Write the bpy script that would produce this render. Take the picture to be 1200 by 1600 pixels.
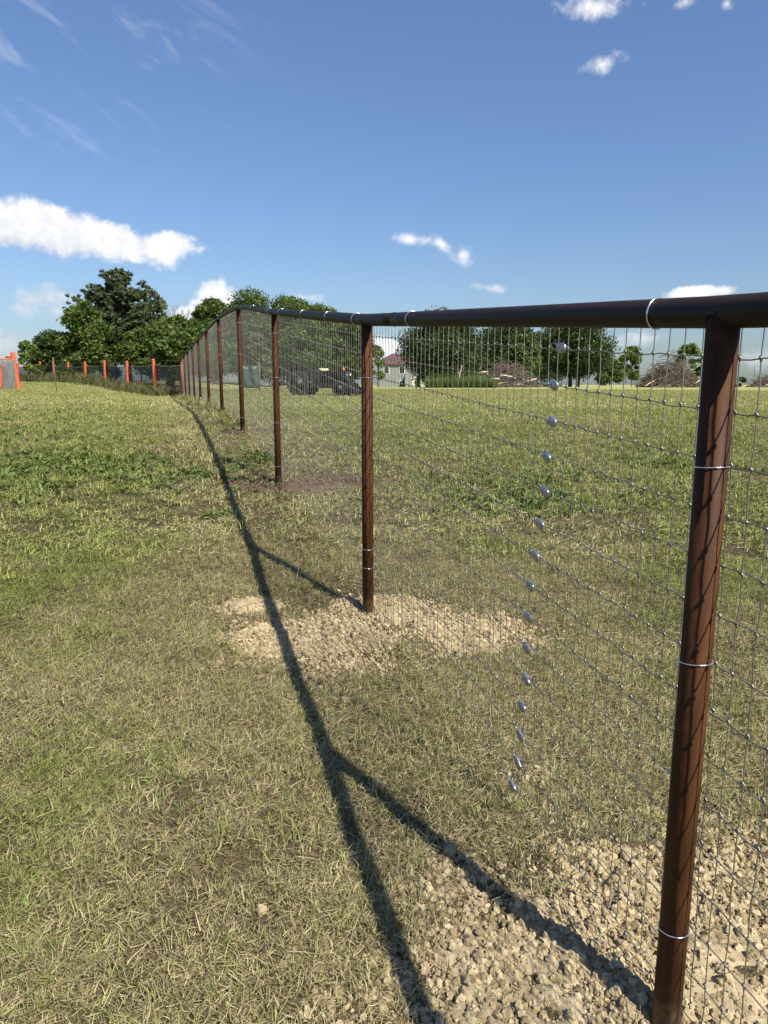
import bpy, bmesh, math, random
import numpy as np
from mathutils import Vector, Matrix

for o in list(bpy.data.objects):
    bpy.data.objects.remove(o, do_unlink=True)
scene = bpy.context.scene
COL = scene.collection
R = math.radians

# ------------------------------------------------------------------ camera
FPX = 1109.0                      # focal length in photo pixels (1200 wide)
PITCH = R(10.2)
CZ = 1.5                          # camera height above datum
cam_d = bpy.data.cameras.new('camera')
cam = bpy.data.objects.new('camera', cam_d)
COL.objects.link(cam)
cam.location = (0, 0, CZ)
cam.rotation_euler = (R(90) - PITCH, 0, 0)
cam_d.sensor_fit = 'HORIZONTAL'
cam_d.sensor_width = 36.0
cam_d.lens = 36.0 * FPX / 1200.0
cam_d.clip_start = 0.05
cam_d.clip_end = 6000
scene.camera = cam
scene.render.resolution_x = 768
scene.render.resolution_y = 1024

SUN_TO = Vector((0.95, -1.20, 1.62)).normalized()     # towards the sun
SUN_EL = math.asin(SUN_TO.z)
SUN_AZ = math.atan2(SUN_TO.x, SUN_TO.y)               # clockwise from +Y

# ------------------------------------------------------------------ node helpers
def N(nt, typ, **kw):
    n = nt.nodes.new(typ)
    for k, v in kw.items():
        setattr(n, k, v)
    return n
def L(nt, a, b):
    nt.links.new(a, b)
def setin(nt, sock, v):
    if isinstance(v, bpy.types.NodeSocket):
        nt.links.new(v, sock)
    else:
        sock.default_value = v
def M_(nt, op, a, b=None, c=None, clamp=False):
    n = N(nt, 'ShaderNodeMath', operation=op); n.use_clamp = clamp
    setin(nt, n.inputs[0], a)
    if b is not None: setin(nt, n.inputs[1], b)
    if c is not None: setin(nt, n.inputs[2], c)
    return n.outputs[0]
def mixc(nt, f, a, b, mode='MIX'):
    n = N(nt, 'ShaderNodeMix', data_type='RGBA', blend_type=mode)
    setin(nt, n.inputs[0], f)
    for s, v in ((6, a), (7, b)):
        if isinstance(v, bpy.types.NodeSocket): nt.links.new(v, n.inputs[s])
        else: n.inputs[s].default_value = (*v[:3], 1)
    return n.outputs[2]
def noise(nt, vec, scale, detail=3, rough=0.55, dist=0.0, out=0):
    n = N(nt, 'ShaderNodeTexNoise')
    if vec is not None: L(nt, vec, n.inputs['Vector'])
    n.inputs['Scale'].default_value = scale
    n.inputs['Detail'].default_value = detail
    n.inputs['Roughness'].default_value = rough
    n.inputs['Distortion'].default_value = dist
    return n.outputs[out]
def sstep(nt, v, lo, hi, a=0.0, b=1.0):
    n = N(nt, 'ShaderNodeMapRange', interpolation_type='SMOOTHSTEP')
    setin(nt, n.inputs[0], v)
    n.inputs[1].default_value = lo; n.inputs[2].default_value = hi
    n.inputs[3].default_value = a; n.inputs[4].default_value = b
    return n.outputs[0]

# ------------------------------------------------------------------ world: sky and clouds
def dir_of(px, py):
    u = (px - 600) / FPX; v = (800 - py) / FPX
    f = Vector((0, math.cos(PITCH), -math.sin(PITCH))); up = Vector((0, math.sin(PITCH), math.cos(PITCH)))
    d = (f + up * v + Vector((1, 0, 0)) * u).normalized()
    return math.atan2(d.x, d.y), math.asin(d.z)

world = bpy.data.worlds.new('World'); scene.world = world
world.use_nodes = True
wt = world.node_tree; wt.nodes.clear()
sky = N(wt, 'ShaderNodeTexSky', sky_type='NISHITA')
sky.sun_disc = False
sky.sun_elevation = SUN_EL
sky.sun_rotation = SUN_AZ
sky.air_density = 1.25; sky.dust_density = 0.6; sky.ozone_density = 2.6
SKY_HI, SKY_LO = (.84, .94, 1.17), (.72, .83, 1.06)
CLOUD_LO, CLOUD_HI = (5.0, 5.6, 6.6), (9.3, 9.3, 9.4)
tc = N(wt, 'ShaderNodeTexCoord')
sep = N(wt, 'ShaderNodeSeparateXYZ'); L(wt, tc.outputs['Generated'], sep.inputs[0])
AZ = M_(wt, 'ARCTAN2', sep.outputs[0], sep.outputs[1])
EL = M_(wt, 'ARCSINE', sep.outputs[2])
comb = N(wt, 'ShaderNodeCombineXYZ'); L(wt, AZ, comb.inputs[0]); L(wt, EL, comb.inputs[1])
cv = comb.outputs[0]
n_a = noise(wt, cv, 30, 8, 0.62, 0.25)
n_b = noise(wt, cv, 75, 4, 0.6)
# (px, py, half-width px, half-height px, tilt deg)
THICK = [(12, 350, 75, 34, -6), (85, 358, 95, 38, -8), (170, 378, 100, 30, -9), (258, 386, 62, 22, 4),
         (338, 470, 42, 34, 0), (298, 496, 36, 20, 0), (1092, 458, 50, 13, 2), (600, 545, 42, 22, 0)]
THIN = [(75, 470, 80, 26, 2), (50, 468, 40, 20, 0), (10, 532, 66, 24, 0), (648, 374, 46, 11, -2), (690, 382, 24, 12, -30), (724, 397, 20, 18, -30), (768, 451, 30, 9, -6),
        (940, 101, 32, 13, 8), (930, 8, 58, 18, -8), (1070, 4, 20, 11, 0), (1135, 6, 13, 9, 0), (995, 528, 44, 14, 4), (1185, 565, 40, 20, 0),
        (480, 466, 40, 9, 2)]
def ang(c): 
    a, e = dir_of(c[0], c[1]); return (a, e, c[2] / FPX, c[3] / FPX, c[4])
thick = [ang(c) for c in THICK]; thin_c = [ang(c) for c in THIN]
rs = random.Random(5)                       # the same small fair-weather clouds all round, beyond the frame
for i in range(8):
    a = rs.uniform(0.7, 2 * math.pi - 0.7); e = rs.uniform(0.08, 0.5)
    (thick if i % 2 else thin_c).append((a if a < math.pi else a - 2 * math.pi, e, rs.uniform(.05, .12), rs.uniform(.015, .035), rs.uniform(-8, 8)))
def field(cl, want_y):
    tot = ysh = None
    for (a, e, w, h, t) in cl:
        mp = N(wt, 'ShaderNodeMapping', vector_type='TEXTURE')
        mp.inputs['Location'].default_value = (a, e, 0); mp.inputs['Rotation'].default_value = (0, 0, R(t)); mp.inputs['Scale'].default_value = (w, h, 1)
        L(wt, cv, mp.inputs[0])
        ln = N(wt, 'ShaderNodeVectorMath', operation='LENGTH'); L(wt, mp.outputs[0], ln.inputs[0])
        r = ln.outputs['Value']
        tot = r if tot is None else M_(wt, 'SMOOTH_MIN', tot, r, .25)
        if want_y:
            sp = N(wt, 'ShaderNodeSeparateXYZ'); L(wt, mp.outputs[0], sp.inputs[0])
            y = M_(wt, 'SUBTRACT', sp.outputs[1], M_(wt, 'MULTIPLY', r, .9))
            ysh = y if ysh is None else M_(wt, 'MAXIMUM', ysh, y)
    return tot, ysh
nz = M_(wt, 'ADD', M_(wt, 'MULTIPLY', n_a, .75), M_(wt, 'MULTIPLY', n_b, .25))
nz = M_(wt, 'SUBTRACT', nz, .5)
rt, ysh = field(thick, True)
rn, _ = field(thin_c, False)
d1 = sstep(wt, M_(wt, 'MULTIPLY_ADD', nz, 1.55, M_(wt, 'SUBTRACT', .95, rt)), -.02, .40)
d2 = sstep(wt, M_(wt, 'MULTIPLY_ADD', nz, 3.0, M_(wt, 'SUBTRACT', .84, rn)), -.15, 1.15, 0, .95)
# high thin streaks top left
v2 = N(wt, 'ShaderNodeMapping', vector_type='TEXTURE'); v2.inputs['Rotation'].default_value = (0, 0, R(-30)); v2.inputs['Scale'].default_value = (1 / 7, 1 / 24, 1)
L(wt, cv, v2.inputs[0])
cir = sstep(wt, noise(wt, v2.outputs[0], 1.0, 6, 0.62, 0.5), 0.5, 0.82, 0, 0.5)
a0, e0 = dir_of(95, 75)
mp = N(wt, 'ShaderNodeMapping', vector_type='TEXTURE'); mp.inputs['Location'].default_value = (a0, e0, 0); mp.inputs['Scale'].default_value = (.30, .15, 1); L(wt, cv, mp.inputs[0])
ln = N(wt, 'ShaderNodeVectorMath', operation='LENGTH'); L(wt, mp.outputs[0], ln.inputs[0])
cir = M_(wt, 'MULTIPLY', cir, sstep(wt, ln.outputs['Value'], 1.0, 0.25))
total = M_(wt, 'MAXIMUM', M_(wt, 'MAXIMUM', d1, d2), cir)
lit = M_(wt, 'ADD', sstep(wt, ysh, -1.6, -.35, 0, .62), sstep(wt, M_(wt, 'ADD', n_a, M_(wt, 'MULTIPLY', n_b, .3)), .48, .85, 0, .45), clamp=True)
ccol = mixc(wt, lit, CLOUD_LO, CLOUD_HI)
hz = sstep(wt, EL, .55, .0, 0, 1)
blue = mixc(wt, 1.0, sky.outputs[0], mixc(wt, sstep(wt, EL, .13, .0), mixc(wt, hz, SKY_HI, SKY_LO), (.56, .72, .97)), 'MULTIPLY')
skyc = mixc(wt, total, blue, ccol)
bg = N(wt, 'ShaderNodeBackground'); bg.inputs['Strength'].default_value = 0.067
L(wt, skyc, bg.inputs['Color'])
world.cycles.sampling_method = 'MANUAL'; world.cycles.sample_map_resolution = 256
wo = N(wt, 'ShaderNodeOutputWorld'); L(wt, bg.outputs[0], wo.inputs[0])

sun_d = bpy.data.lights.new('sun', 'SUN'); sun_d.energy = 5.0; sun_d.angle = R(0.53); sun_d.color = (1.0, .94, .82)
sun = bpy.data.objects.new('sun', sun_d); COL.objects.link(sun)
sun.rotation_euler = (-SUN_TO).to_track_quat('-Z', 'Y').to_euler()
sun.location = (10, -14, 20)

vs = scene.view_settings
cy = scene.cycles; cy.max_bounces = 6; cy.diffuse_bounces = 3; cy.glossy_bounces = 3; cy.transparent_max_bounces = 8; cy.caustics_reflective = False; cy.caustics_refractive = False
vs.view_transform = 'Standard'; vs.look = 'None'; vs.exposure = 0.78; vs.gamma = 1.0; vs.use_curve_mapping = False

# ------------------------------------------------------------------ general helpers
def tag(o, label=None, cat=None, group=None, kind=None):
    if label: o['label'] = label
    if cat: o['category'] = cat
    if group: o['group'] = group
    if kind: o['kind'] = kind
    return o
def empty(name, loc=(0, 0, 0), rz=0):
    o = bpy.data.objects.new(name, None); COL.objects.link(o)
    o.location = loc; o.rotation_euler = (0, 0, rz); o.empty_display_size = .2
    return o
def link(name, me, mat=None, parent=None, loc=None):
    if mat is not None and not me.materials: me.materials.append(mat)
    o = bpy.data.objects.new(name, me); COL.objects.link(o)
    if parent: o.parent = parent
    if loc is not None: o.location = loc
    return o
def np_mesh(name, verts, faces, smooth=False):
    me = bpy.data.meshes.new(name)
    verts = np.asarray(verts, dtype=np.float32); faces = np.asarray(faces, dtype=np.int32)
    nv, nf, k = len(verts), len(faces), faces.shape[1]
    me.vertices.add(nv); me.vertices.foreach_set('co', verts.ravel())
    me.loops.add(nf * k); me.loops.foreach_set('vertex_index', faces.ravel())
    me.polygons.add(nf); me.polygons.foreach_set('loop_start', np.arange(0, nf * k, k, dtype=np.int32))
    me.polygons.foreach_set('loop_total', np.full(nf, k, dtype=np.int32))
    if smooth: me.polygons.foreach_set('use_smooth', np.ones(nf, dtype=bool))
    me.update(calc_edges=True); me.validate()
    return me
class MB:
    """collects shapes for one mesh"""
    def __init__(s): s.v = []; s.f = []
    def add(s, vs, fs):
        o = len(s.v); s.v += [tuple(v) for v in vs]; s.f += [tuple(i + o for i in f) for f in fs]
    def box(s, c, d, m=None):
        x, y, z = d[0] / 2, d[1] / 2, d[2] / 2
        vs = [Vector((sx * x, sy * y, sz * z)) for sz in (-1, 1) for sy in (-1, 1) for sx in (-1, 1)]
        if m is not None: vs = [m @ v for v in vs]
        vs = [v + Vector(c) for v in vs]
        s.add(vs, [(0, 2, 3, 1), (4, 5, 7, 6), (0, 1, 5, 4), (2, 6, 7, 3), (0, 4, 6, 2), (1, 3, 7, 5)])
    def tube(s, pts, rad, n=8, caps=True):
        pts = [Vector(p) for p in pts]
        if not hasattr(rad, '__len__'): rad = [rad] * len(pts)
        vs = []; prev = None
        for i, p in enumerate(pts):
            t = (pts[min(i + 1, len(pts) - 1)] - pts[max(i - 1, 0)])
            t = t.normalized() if t.length > 1e-9 else Vector((0, 0, 1))
            if prev is None:
                a = Vector((0, 0, 1)) if abs(t.z) < .9 else Vector((1, 0, 0))
                u = t.cross(a).normalized()
            else:
                u = (prev - t * prev.dot(t)).normalized()
            prev = u; w = t.cross(u)
            for k in range(n):
                an = 2 * math.pi * k / n
                vs.append(p + (u * math.cos(an) + w * math.sin(an)) * rad[i])
        fs = []
        for i in range(len(pts) - 1):
            for k in range(n):
                a = i * n + k; b = i * n + (k + 1) % n
                fs.append((a, b, b + n, a + n))
        if caps:
            fs.append(tuple(range(n - 1, -1, -1))); fs.append(tuple(range((len(pts) - 1) * n, len(pts) * n)))
        s.add(vs, fs)
    def mesh(s, name, smooth=False):
        me = bpy.data.meshes.new(name); me.from_pydata([tuple(v) for v in s.v], [], s.f)
        if smooth: me.polygons.foreach_set('use_smooth', [True] * len(me.polygons))
        me.update(); return me
    def build(s, name, mat, parent=None, smooth=False, bevel=0, loc=None):
        me = s.mesh(name, smooth)
        if bevel:
            bm = bmesh.new(); bm.from_mesh(me)
            bmesh.ops.bevel(bm, geom=bm.edges[:], offset=bevel, segments=2, affect='EDGES', profile=.5)
            bm.to_mesh(me); bm.free()
        return link(name, me, mat, parent, loc)

def mat_new(name):
    m = bpy.data.materials.new(name); m.use_nodes = True
    nt = m.node_tree; b = nt.nodes['Principled BSDF']
    return m, nt, b
def geo_pos(nt):
    return N(nt, 'ShaderNodeNewGeometry').outputs['Position']
def obj_co(nt):
    return N(nt, 'ShaderNodeTexCoord').outputs['Object']
def bump(nt, b, h, strength=.3, dist=.02):
    n = N(nt, 'ShaderNodeBump'); n.inputs['Strength'].default_value = strength; n.inputs['Distance'].default_value = dist
    L(nt, h, n.inputs['Height']); L(nt, n.outputs[0], b.inputs['Normal'])
def simple(name, col, rough=.6, metal=0.0, var=.25, scale=6.0, bmp=0.0, spec=.5):
    m, nt, b = mat_new(name)
    p = obj_co(nt)
    f = noise(nt, p, scale, 5, .6)
    c = mixc(nt, f, [x * (1 - var) for x in col], [x * (1 + var) for x in col])
    L(nt, c, b.inputs['Base Color'])
    b.inputs['Roughness'].default_value = rough; b.inputs['Metallic'].default_value = metal
    b.inputs['Specular IOR Level'].default_value = spec
    if bmp: bump(nt, b, noise(nt, p, scale * 6, 4), bmp, .01)
    return m

# ------------------------------------------------------------------ terrain
def sm(e0, e1, x):
    t = np.clip((x - e0) / (e1 - e0), 0, 1); return t * t * (3 - 2 * t)
PY = [-3000, -60, -5, 0, 1.4, 3.75, 6.66, 9.47, 12.3, 20, 29, 45, 60, 75, 110, 220, 5000]
PZ = [-2.5, -1.9, -1.58, -1.5, -1.44, -1.25, -.924, -.61, -.48, -.50, -.52, -.36, -.26, -.25, -.9, -3.4, -3.6]
def vnoise(x, y, seed=0):
    """smooth value noise, vectorised"""
    x = np.asarray(x, float) + seed * 17.31; y = np.asarray(y, float) - seed * 9.17
    xi = np.floor(x).astype(np.int64); yi = np.floor(y).astype(np.int64)
    fx = x - xi; fy = y - yi; fx = fx * fx * (3 - 2 * fx); fy = fy * fy * (3 - 2 * fy)
    def h(a, b):
        n = (a * 374761393 + b * 668265263 + seed * 1442695041) & 0xffffffff
        n = ((n ^ (n >> 13)) * 1274126177) & 0xffffffff
        return ((n ^ (n >> 16)) & 0xffff) / 65535.0
    return (h(xi, yi) * (1 - fx) + h(xi + 1, yi) * fx) * (1 - fy) + (h(xi, yi + 1) * (1 - fx) + h(xi + 1, yi + 1) * fx) * fy
def fbm(x, y, oct=4, seed=0):
    s = 0; a = .5; t = 0
    for i in range(oct):
        s = s + a * vnoise(x * 2 ** i, y * 2 ** i, seed + i); t += a; a *= .5
    return s / t
def fence_x(y):
    return .60 - .3135 * (np.clip(y, -6, 30) - 1.37)
def ground(x, y, detail=True):
    x = np.asarray(x, float); y = np.asarray(y, float)
    z = 0
    for o in (-1.0, -.5, 0, .5, 1.0): z = z + np.interp(y + o, PY, PZ)
    z = z / 5
    dx = x - fence_x(y)
    w = sm(-1.0, -9.0, dx)
    z = z + w * np.interp(y, [7, 14, 33, 55, 90, 150], [0, .06, .42, .55, .5, 0])
    if detail:
        near = sm(16, 8, np.hypot(x, y))
        z = z + near * ((fbm(x * 1.3, y * 1.3, 2, 3) - .5) * .035 + (fbm(x * 6, y * 6, 2, 7) - .5) * .018)
    return z + CZ
def gz(x, y): return float(ground(np.array([x]), np.array([y]))[0])

def xat(px, d, zr=0.0):
    return (px - 600) / FPX * (d * math.cos(PITCH) - zr * math.sin(PITCH))
def zat(py, d):
    """height (world) of the sight line at forward distance d"""
    return CZ + d * math.tan(math.atan((800 - py) / FPX) - PITCH)

def axis(near, step, far, n):
    a = np.arange(0, near, step)
    g = np.geomspace(near, far, n)
    return np.concatenate([a, g])
xs = axis(7, .07, 3000, 60); xs = np.concatenate([-xs[:0:-1], xs])
ysp = axis(9, .07, 4500, 110); ysn = axis(2, .1, 3000, 30)
ys = np.concatenate([-ysn[:0:-1], ysp])
GX, GY = np.meshgrid(xs, ys)
GZ = ground(GX, GY)
nx, ny = len(xs), len(ys)
V = np.stack([GX.ravel(), GY.ravel(), GZ.ravel()], 1)
I = np.arange(nx * ny).reshape(ny, nx)
F = np.stack([I[:-1, :-1].ravel(), I[:-1, 1:].ravel(), I[1:, 1:].ravel(), I[1:, :-1].ravel()], 1)
gm, nt, b = mat_new('pasture_ground')
p = geo_pos(nt)
def patch_green(nt, p):
    """0 dry straw .. 1 fresh green, in metres over the ground"""
    a = noise(nt, p, .55, 4, .6)
    c = noise(nt, p, 2.6, 3, .6)
    v = M_(nt, 'ADD', M_(nt, 'MULTIPLY', a, .65), M_(nt, 'MULTIPLY', c, .35))
    s3 = N(nt, 'ShaderNodeSeparateXYZ'); L(nt, p, s3.inputs[0])
    # trampled and drier close along the fence, fresher half way up the slope
    dx = M_(nt, 'ABSOLUTE', M_(nt, 'ADD', s3.outputs[0], M_(nt, 'MULTIPLY_ADD', s3.outputs[1], .3135, -.95)))
    dry = sstep(nt, dx, 1.5, .2, 0, .20)
    fresh = sstep(nt, s3.outputs[1], 4.0, 8.0, -.015, .06)
    v = M_(nt, 'ADD', M_(nt, 'SUBTRACT', v, dry), fresh)
    return sstep(nt, v, .38, .66)
gr = patch_green(nt, p)
fine = noise(nt, p, 55, 3, .7)
mid = noise(nt, p, 9, 4, .65)
sepy = N(nt, 'ShaderNodeSeparateXYZ'); L(nt, p, sepy.inputs[0])
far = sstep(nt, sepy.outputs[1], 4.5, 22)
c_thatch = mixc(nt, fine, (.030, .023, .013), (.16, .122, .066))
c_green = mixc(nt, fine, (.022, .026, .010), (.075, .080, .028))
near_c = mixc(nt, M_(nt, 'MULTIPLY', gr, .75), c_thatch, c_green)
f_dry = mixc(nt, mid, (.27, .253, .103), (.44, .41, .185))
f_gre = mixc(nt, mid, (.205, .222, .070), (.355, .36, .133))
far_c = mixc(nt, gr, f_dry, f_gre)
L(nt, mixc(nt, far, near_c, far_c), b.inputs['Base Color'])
b.inputs['Roughness'].default_value = .95; b.inputs['Specular IOR Level'].default_value = .15
bump(nt, b, M_(nt, 'ADD', fine, M_(nt, 'MULTIPLY', mid, 1.5)), .9, .03)
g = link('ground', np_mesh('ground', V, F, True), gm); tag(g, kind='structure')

# ------------------------------------------------------------------ bare soil patches round the posts
P1, P2, P3, P4 = (.60, 1.37), (-.09, 3.75), (-1.02, 6.66), (-1.90, 9.47)
ELL = {1: [(.74, 1.25, .68, .90), (.36, 1.22, .32, .36), (1.3, 1.3, .7, .62)],
       2: [(-.28, 3.42, .50, .42), (-.02, 3.72, .32, .32), (.42, 3.55, .46, .26), (-.72, 3.85, .20, .12)],
       3: [(-1.12, 6.55, .34, .30), (-.70, 6.7, .36, .34), (-.2, 6.75, .5, .2), (-1.5, 6.6, .3, .16)],
       4: [(-1.95, 9.4, .30, .22), (-1.5, 9.5, .35, .2)]}
def soil_mask(x, y, k):
    m = -9
    for (cx, cy, ax, ay) in ELL[k]:
        m = np.maximum(m, 1 - np.sqrt(((x - cx) / ax) ** 2 + ((y - cy) / ay) ** 2))
    return m + (fbm(x * 3.2, y * 3.2, 4, 20 + k) - .5) * 1.0
def any_soil(x, y):
    return np.maximum.reduce([soil_mask(x, y, k) for k in ELL])
def soil_h(x, y, k):
    m = soil_mask(x, y, k)
    amp = {1: .032, 2: .026, 3: .022, 4: .022}[k]
    base = sm(-.12, .55, m) * amp
    rough = (fbm(x * 9, y * 9, 4, 40 + k) - .5) * (.068 if k < 3 else .03) + (fbm(x * 40, y * 40, 2, 50 + k) - .5) * .026
    return ground(x, y) - .026 + base + rough * sm(-.12, .2, m) + sm(-.16, .0, m) * .012
def soil_mat(name, c1, c2):
    m, nt, b = mat_new(name); p = geo_pos(nt)
    f = noise(nt, p, 16, 6, .7); g2 = noise(nt, p, 3, 3, .6)
    c = mixc(nt, sstep(nt, f, .3, .75), c1, c2)
    c = mixc(nt, M_(nt, 'MULTIPLY', sstep(nt, g2, .48, .72), .7), c, [x * .55 for x in c1])
    L(nt, c, b.inputs['Base Color']); b.inputs['Roughness'].default_value = .97; b.inputs['Specular IOR Level'].default_value = .1
    bump(nt, b, noise(nt, p, 120, 4, .7), .8, .006)
    return m
soil_pale = soil_mat('pale_clay_soil', (.26, .205, .125), (.48, .395, .255))
soil_dark = soil_mat('dark_loam_soil', (.085, .055, .035), (.17, .12, .08))
EXT = {1: (-.3, 2.3, -.1, 2.5), 2: (-1.15, 1.45, 2.75, 4.3), 3: (-2.0, .5, 6.1, 7.2), 4: (-2.5, -.9, 9.0, 9.9)}
RES = {1: .012, 2: .016, 3: .03, 4: .04}
SL = {1: 'pale heap of clay clods round the nearest post', 2: 'pale crumbled clay round the second post', 3: 'dark soil round the third post', 4: 'dark soil round the fourth post'}
for k in (1, 2, 3, 4):
    x0, x1, y0, y1 = EXT[k]; r = RES[k]
    ax = np.arange(x0, x1, r); ay = np.arange(y0, y1, r)
    X, Y = np.meshgrid(ax, ay); Z = soil_h(X, Y, k); Mk = soil_mask(X, Y, k)
    I = np.arange(X.size).reshape(X.shape)
    Fq = np.stack([I[:-1, :-1].ravel(), I[:-1, 1:].ravel(), I[1:, 1:].ravel(), I[1:, :-1].ravel()], 1)
    keep = (Mk.ravel()[Fq] > -.16).any(1)
    Fq = Fq[keep]
    used = np.unique(Fq); remap = -np.ones(X.size, int); remap[used] = np.arange(len(used))
    V = np.stack([X.ravel(), Y.ravel(), Z.ravel()], 1)[used]
    o = link('dirt_patch', np_mesh('dirt_patch', V, remap[Fq], True), soil_pale if k < 3 else soil_dark)
    tag(o, kind='structure'); o['label'] = SL[k]

# ------------------------------------------------------------------ scattering (uncountable stuff)
rng = np.random.default_rng(11)
def scatter_group(name, protos):
    pc = bpy.data.collections.new(name + '_prototypes')          # not in the scene: only the source of the instances
    for q in protos: pc.objects.link(q)
    ng = bpy.data.node_groups.new(name, 'GeometryNodeTree')
    ng.interface.new_socket('Geometry', in_out='INPUT', socket_type='NodeSocketGeometry')
    ng.interface.new_socket('Geometry', in_out='OUTPUT', socket_type='NodeSocketGeometry')
    gi = ng.nodes.new('NodeGroupInput'); go = ng.nodes.new('NodeGroupOutput')
    ci = ng.nodes.new('GeometryNodeCollectionInfo'); ci.inputs['Collection'].default_value = pc
    ci.inputs['Separate Children'].default_value = True; ci.inputs['Reset Children'].default_value = True
    ip = ng.nodes.new('GeometryNodeInstanceOnPoints')
    def attr(nm, dt):
        a = ng.nodes.new('GeometryNodeInputNamedAttribute'); a.data_type = dt; a.inputs[0].default_value = nm
        return a.outputs[0]
    ng.links.new(gi.outputs[0], ip.inputs['Points']); ng.links.new(ci.outputs[0], ip.inputs['Instance'])
    ip.inputs['Pick Instance'].default_value = True
    ng.links.new(attr('pick', 'INT'), ip.inputs['Instance Index'])
    er = ng.nodes.new('FunctionNodeEulerToRotation'); ng.links.new(attr('rot', 'FLOAT_VECTOR'), er.inputs[0])
    ng.links.new(er.outputs[0], ip.inputs['Rotation'])
    ng.links.new(attr('scl', 'FLOAT_VECTOR'), ip.inputs['Scale'])
    ng.links.new(ip.outputs[0], go.inputs[0])
    return ng
def scatter(name, ng, pts, rot, scl, pick, label=None, cat=None):
    me = bpy.data.meshes.new(name); n = len(pts)
    me.vertices.add(n); me.vertices.foreach_set('co', np.asarray(pts, np.float32).ravel())
    a = me.attributes.new('rot', 'FLOAT_VECTOR', 'POINT'); a.data.foreach_set('vector', np.asarray(rot, np.float32).ravel())
    s = np.asarray(scl, np.float32)
    if s.ndim == 1: s = np.repeat(s[:, None], 3, 1)
    a = me.attributes.new('scl', 'FLOAT_VECTOR', 'POINT'); a.data.foreach_set('vector', s.ravel())
    a = me.attributes.new('pick', 'INT', 'POINT'); a.data.foreach_set('value', np.asarray(pick, np.int32))
    o = bpy.data.objects.new(name, me); COL.objects.link(o)
    md = o.modifiers.new('scatter', 'NODES'); md.node_group = ng
    tag(o, label, cat, kind='stuff')
    return o

# --- soil clods
def clod_mesh(i):
    r = np.random.default_rng(100 + i)
    bm = bmesh.new(); bmesh.ops.create_icosphere(bm, subdivisions=2, radius=1)
    ph = r.uniform(0, 6, 9); st = r.uniform(.7, 1.15, 3)
    for v in bm.verts:
        c = v.co
        d = 1 + .22 * math.sin(2.3 * c.x + ph[0]) * math.sin(2.7 * c.y + ph[1]) + .16 * math.sin(4.1 * c.z + ph[2] + c.x * 3) + .12 * math.sin(6 * c.y + ph[3] + 4 * c.x) + r.uniform(-.17, .17)
        v.co = Vector((c.x * st[0], c.y * st[1], c.z * st[2] * .8)) * d
    me = bpy.data.meshes.new('clod'); bm.to_mesh(me); bm.free()
    return me
def clod_mat(name, c1, c2):
    m, nt, b = mat_new(name)
    oi = N(nt, 'ShaderNodeObjectInfo'); p = geo_pos(nt)
    c = mixc(nt, oi.outputs['Random'], c1, c2)
    f = noise(nt, p, 90, 4, .7)
    L(nt, mixc(nt, M_(nt, 'MULTIPLY', f, .5), c, [x * .7 for x in c1]), b.inputs['Base Color'])
    b.inputs['Roughness'].default_value = .97; b.inputs['Specular IOR Level'].default_value = .1
    bump(nt, b, noise(nt, p, 160, 3, .7), .6, .004)
    return m
clod_pale = clod_mat('pale_clod', (.22, .168, .095), (.54, .440, .270)); clod_dark = clod_mat('dark_clod', (.07, .046, .03), (.19, .14, .095))
CLOD_ME = []
def clod_protos(mat):
    out = []
    for i in range(6):
        me = clod_mesh(i); me.materials.append(mat); out.append(bpy.data.objects.new('clod', me))
    return out
ng_pale = scatter_group('pale_clods', clod_protos(clod_pale)); ng_dark = scatter_group('dark_clods', clod_protos(clod_dark))
for k, n, lo, hi in ((1, 60000, .0016, .0160), (2, 18000, .0026, .0155), (3, 1600, .006, .026), (4, 500, .01, .03)):
    x0, x1, y0, y1 = EXT[k]
    X = rng.uniform(x0, x1, n * 3); Y = rng.uniform(y0, y1, n * 3)
    m = soil_mask(X, Y, k); keep = (m + rng.normal(0, .13, len(m))) > .0
    clus = fbm(X * 5, Y * 5, 3, 70 + k); keep &= rng.uniform(0, 1, len(m)) < sm(.25, .6, clus) * .8 + .2
    X, Y = X[keep][:n], Y[keep][:n]
    s = lo * (hi / lo) ** (rng.uniform(0, 1, len(X)) ** (3.3 if k == 1 else 3.0))
    Z = np.maximum(soil_h(X, Y, k), ground(X, Y)) + s * .12
    scatter('soil_clods', ng_pale if k < 3 else ng_dark, np.stack([X, Y, Z], 1), rng.uniform(0, 6.28, (len(X), 3)), s, rng.integers(0, 6, len(X)),
            {1: 'loose pale clods on the heap at the nearest post', 2: 'loose pale clods round the second post', 3: 'dark crumbs of soil round the third post', 4: 'dark crumbs of soil round the fourth post'}[k], 'soil')

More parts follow.
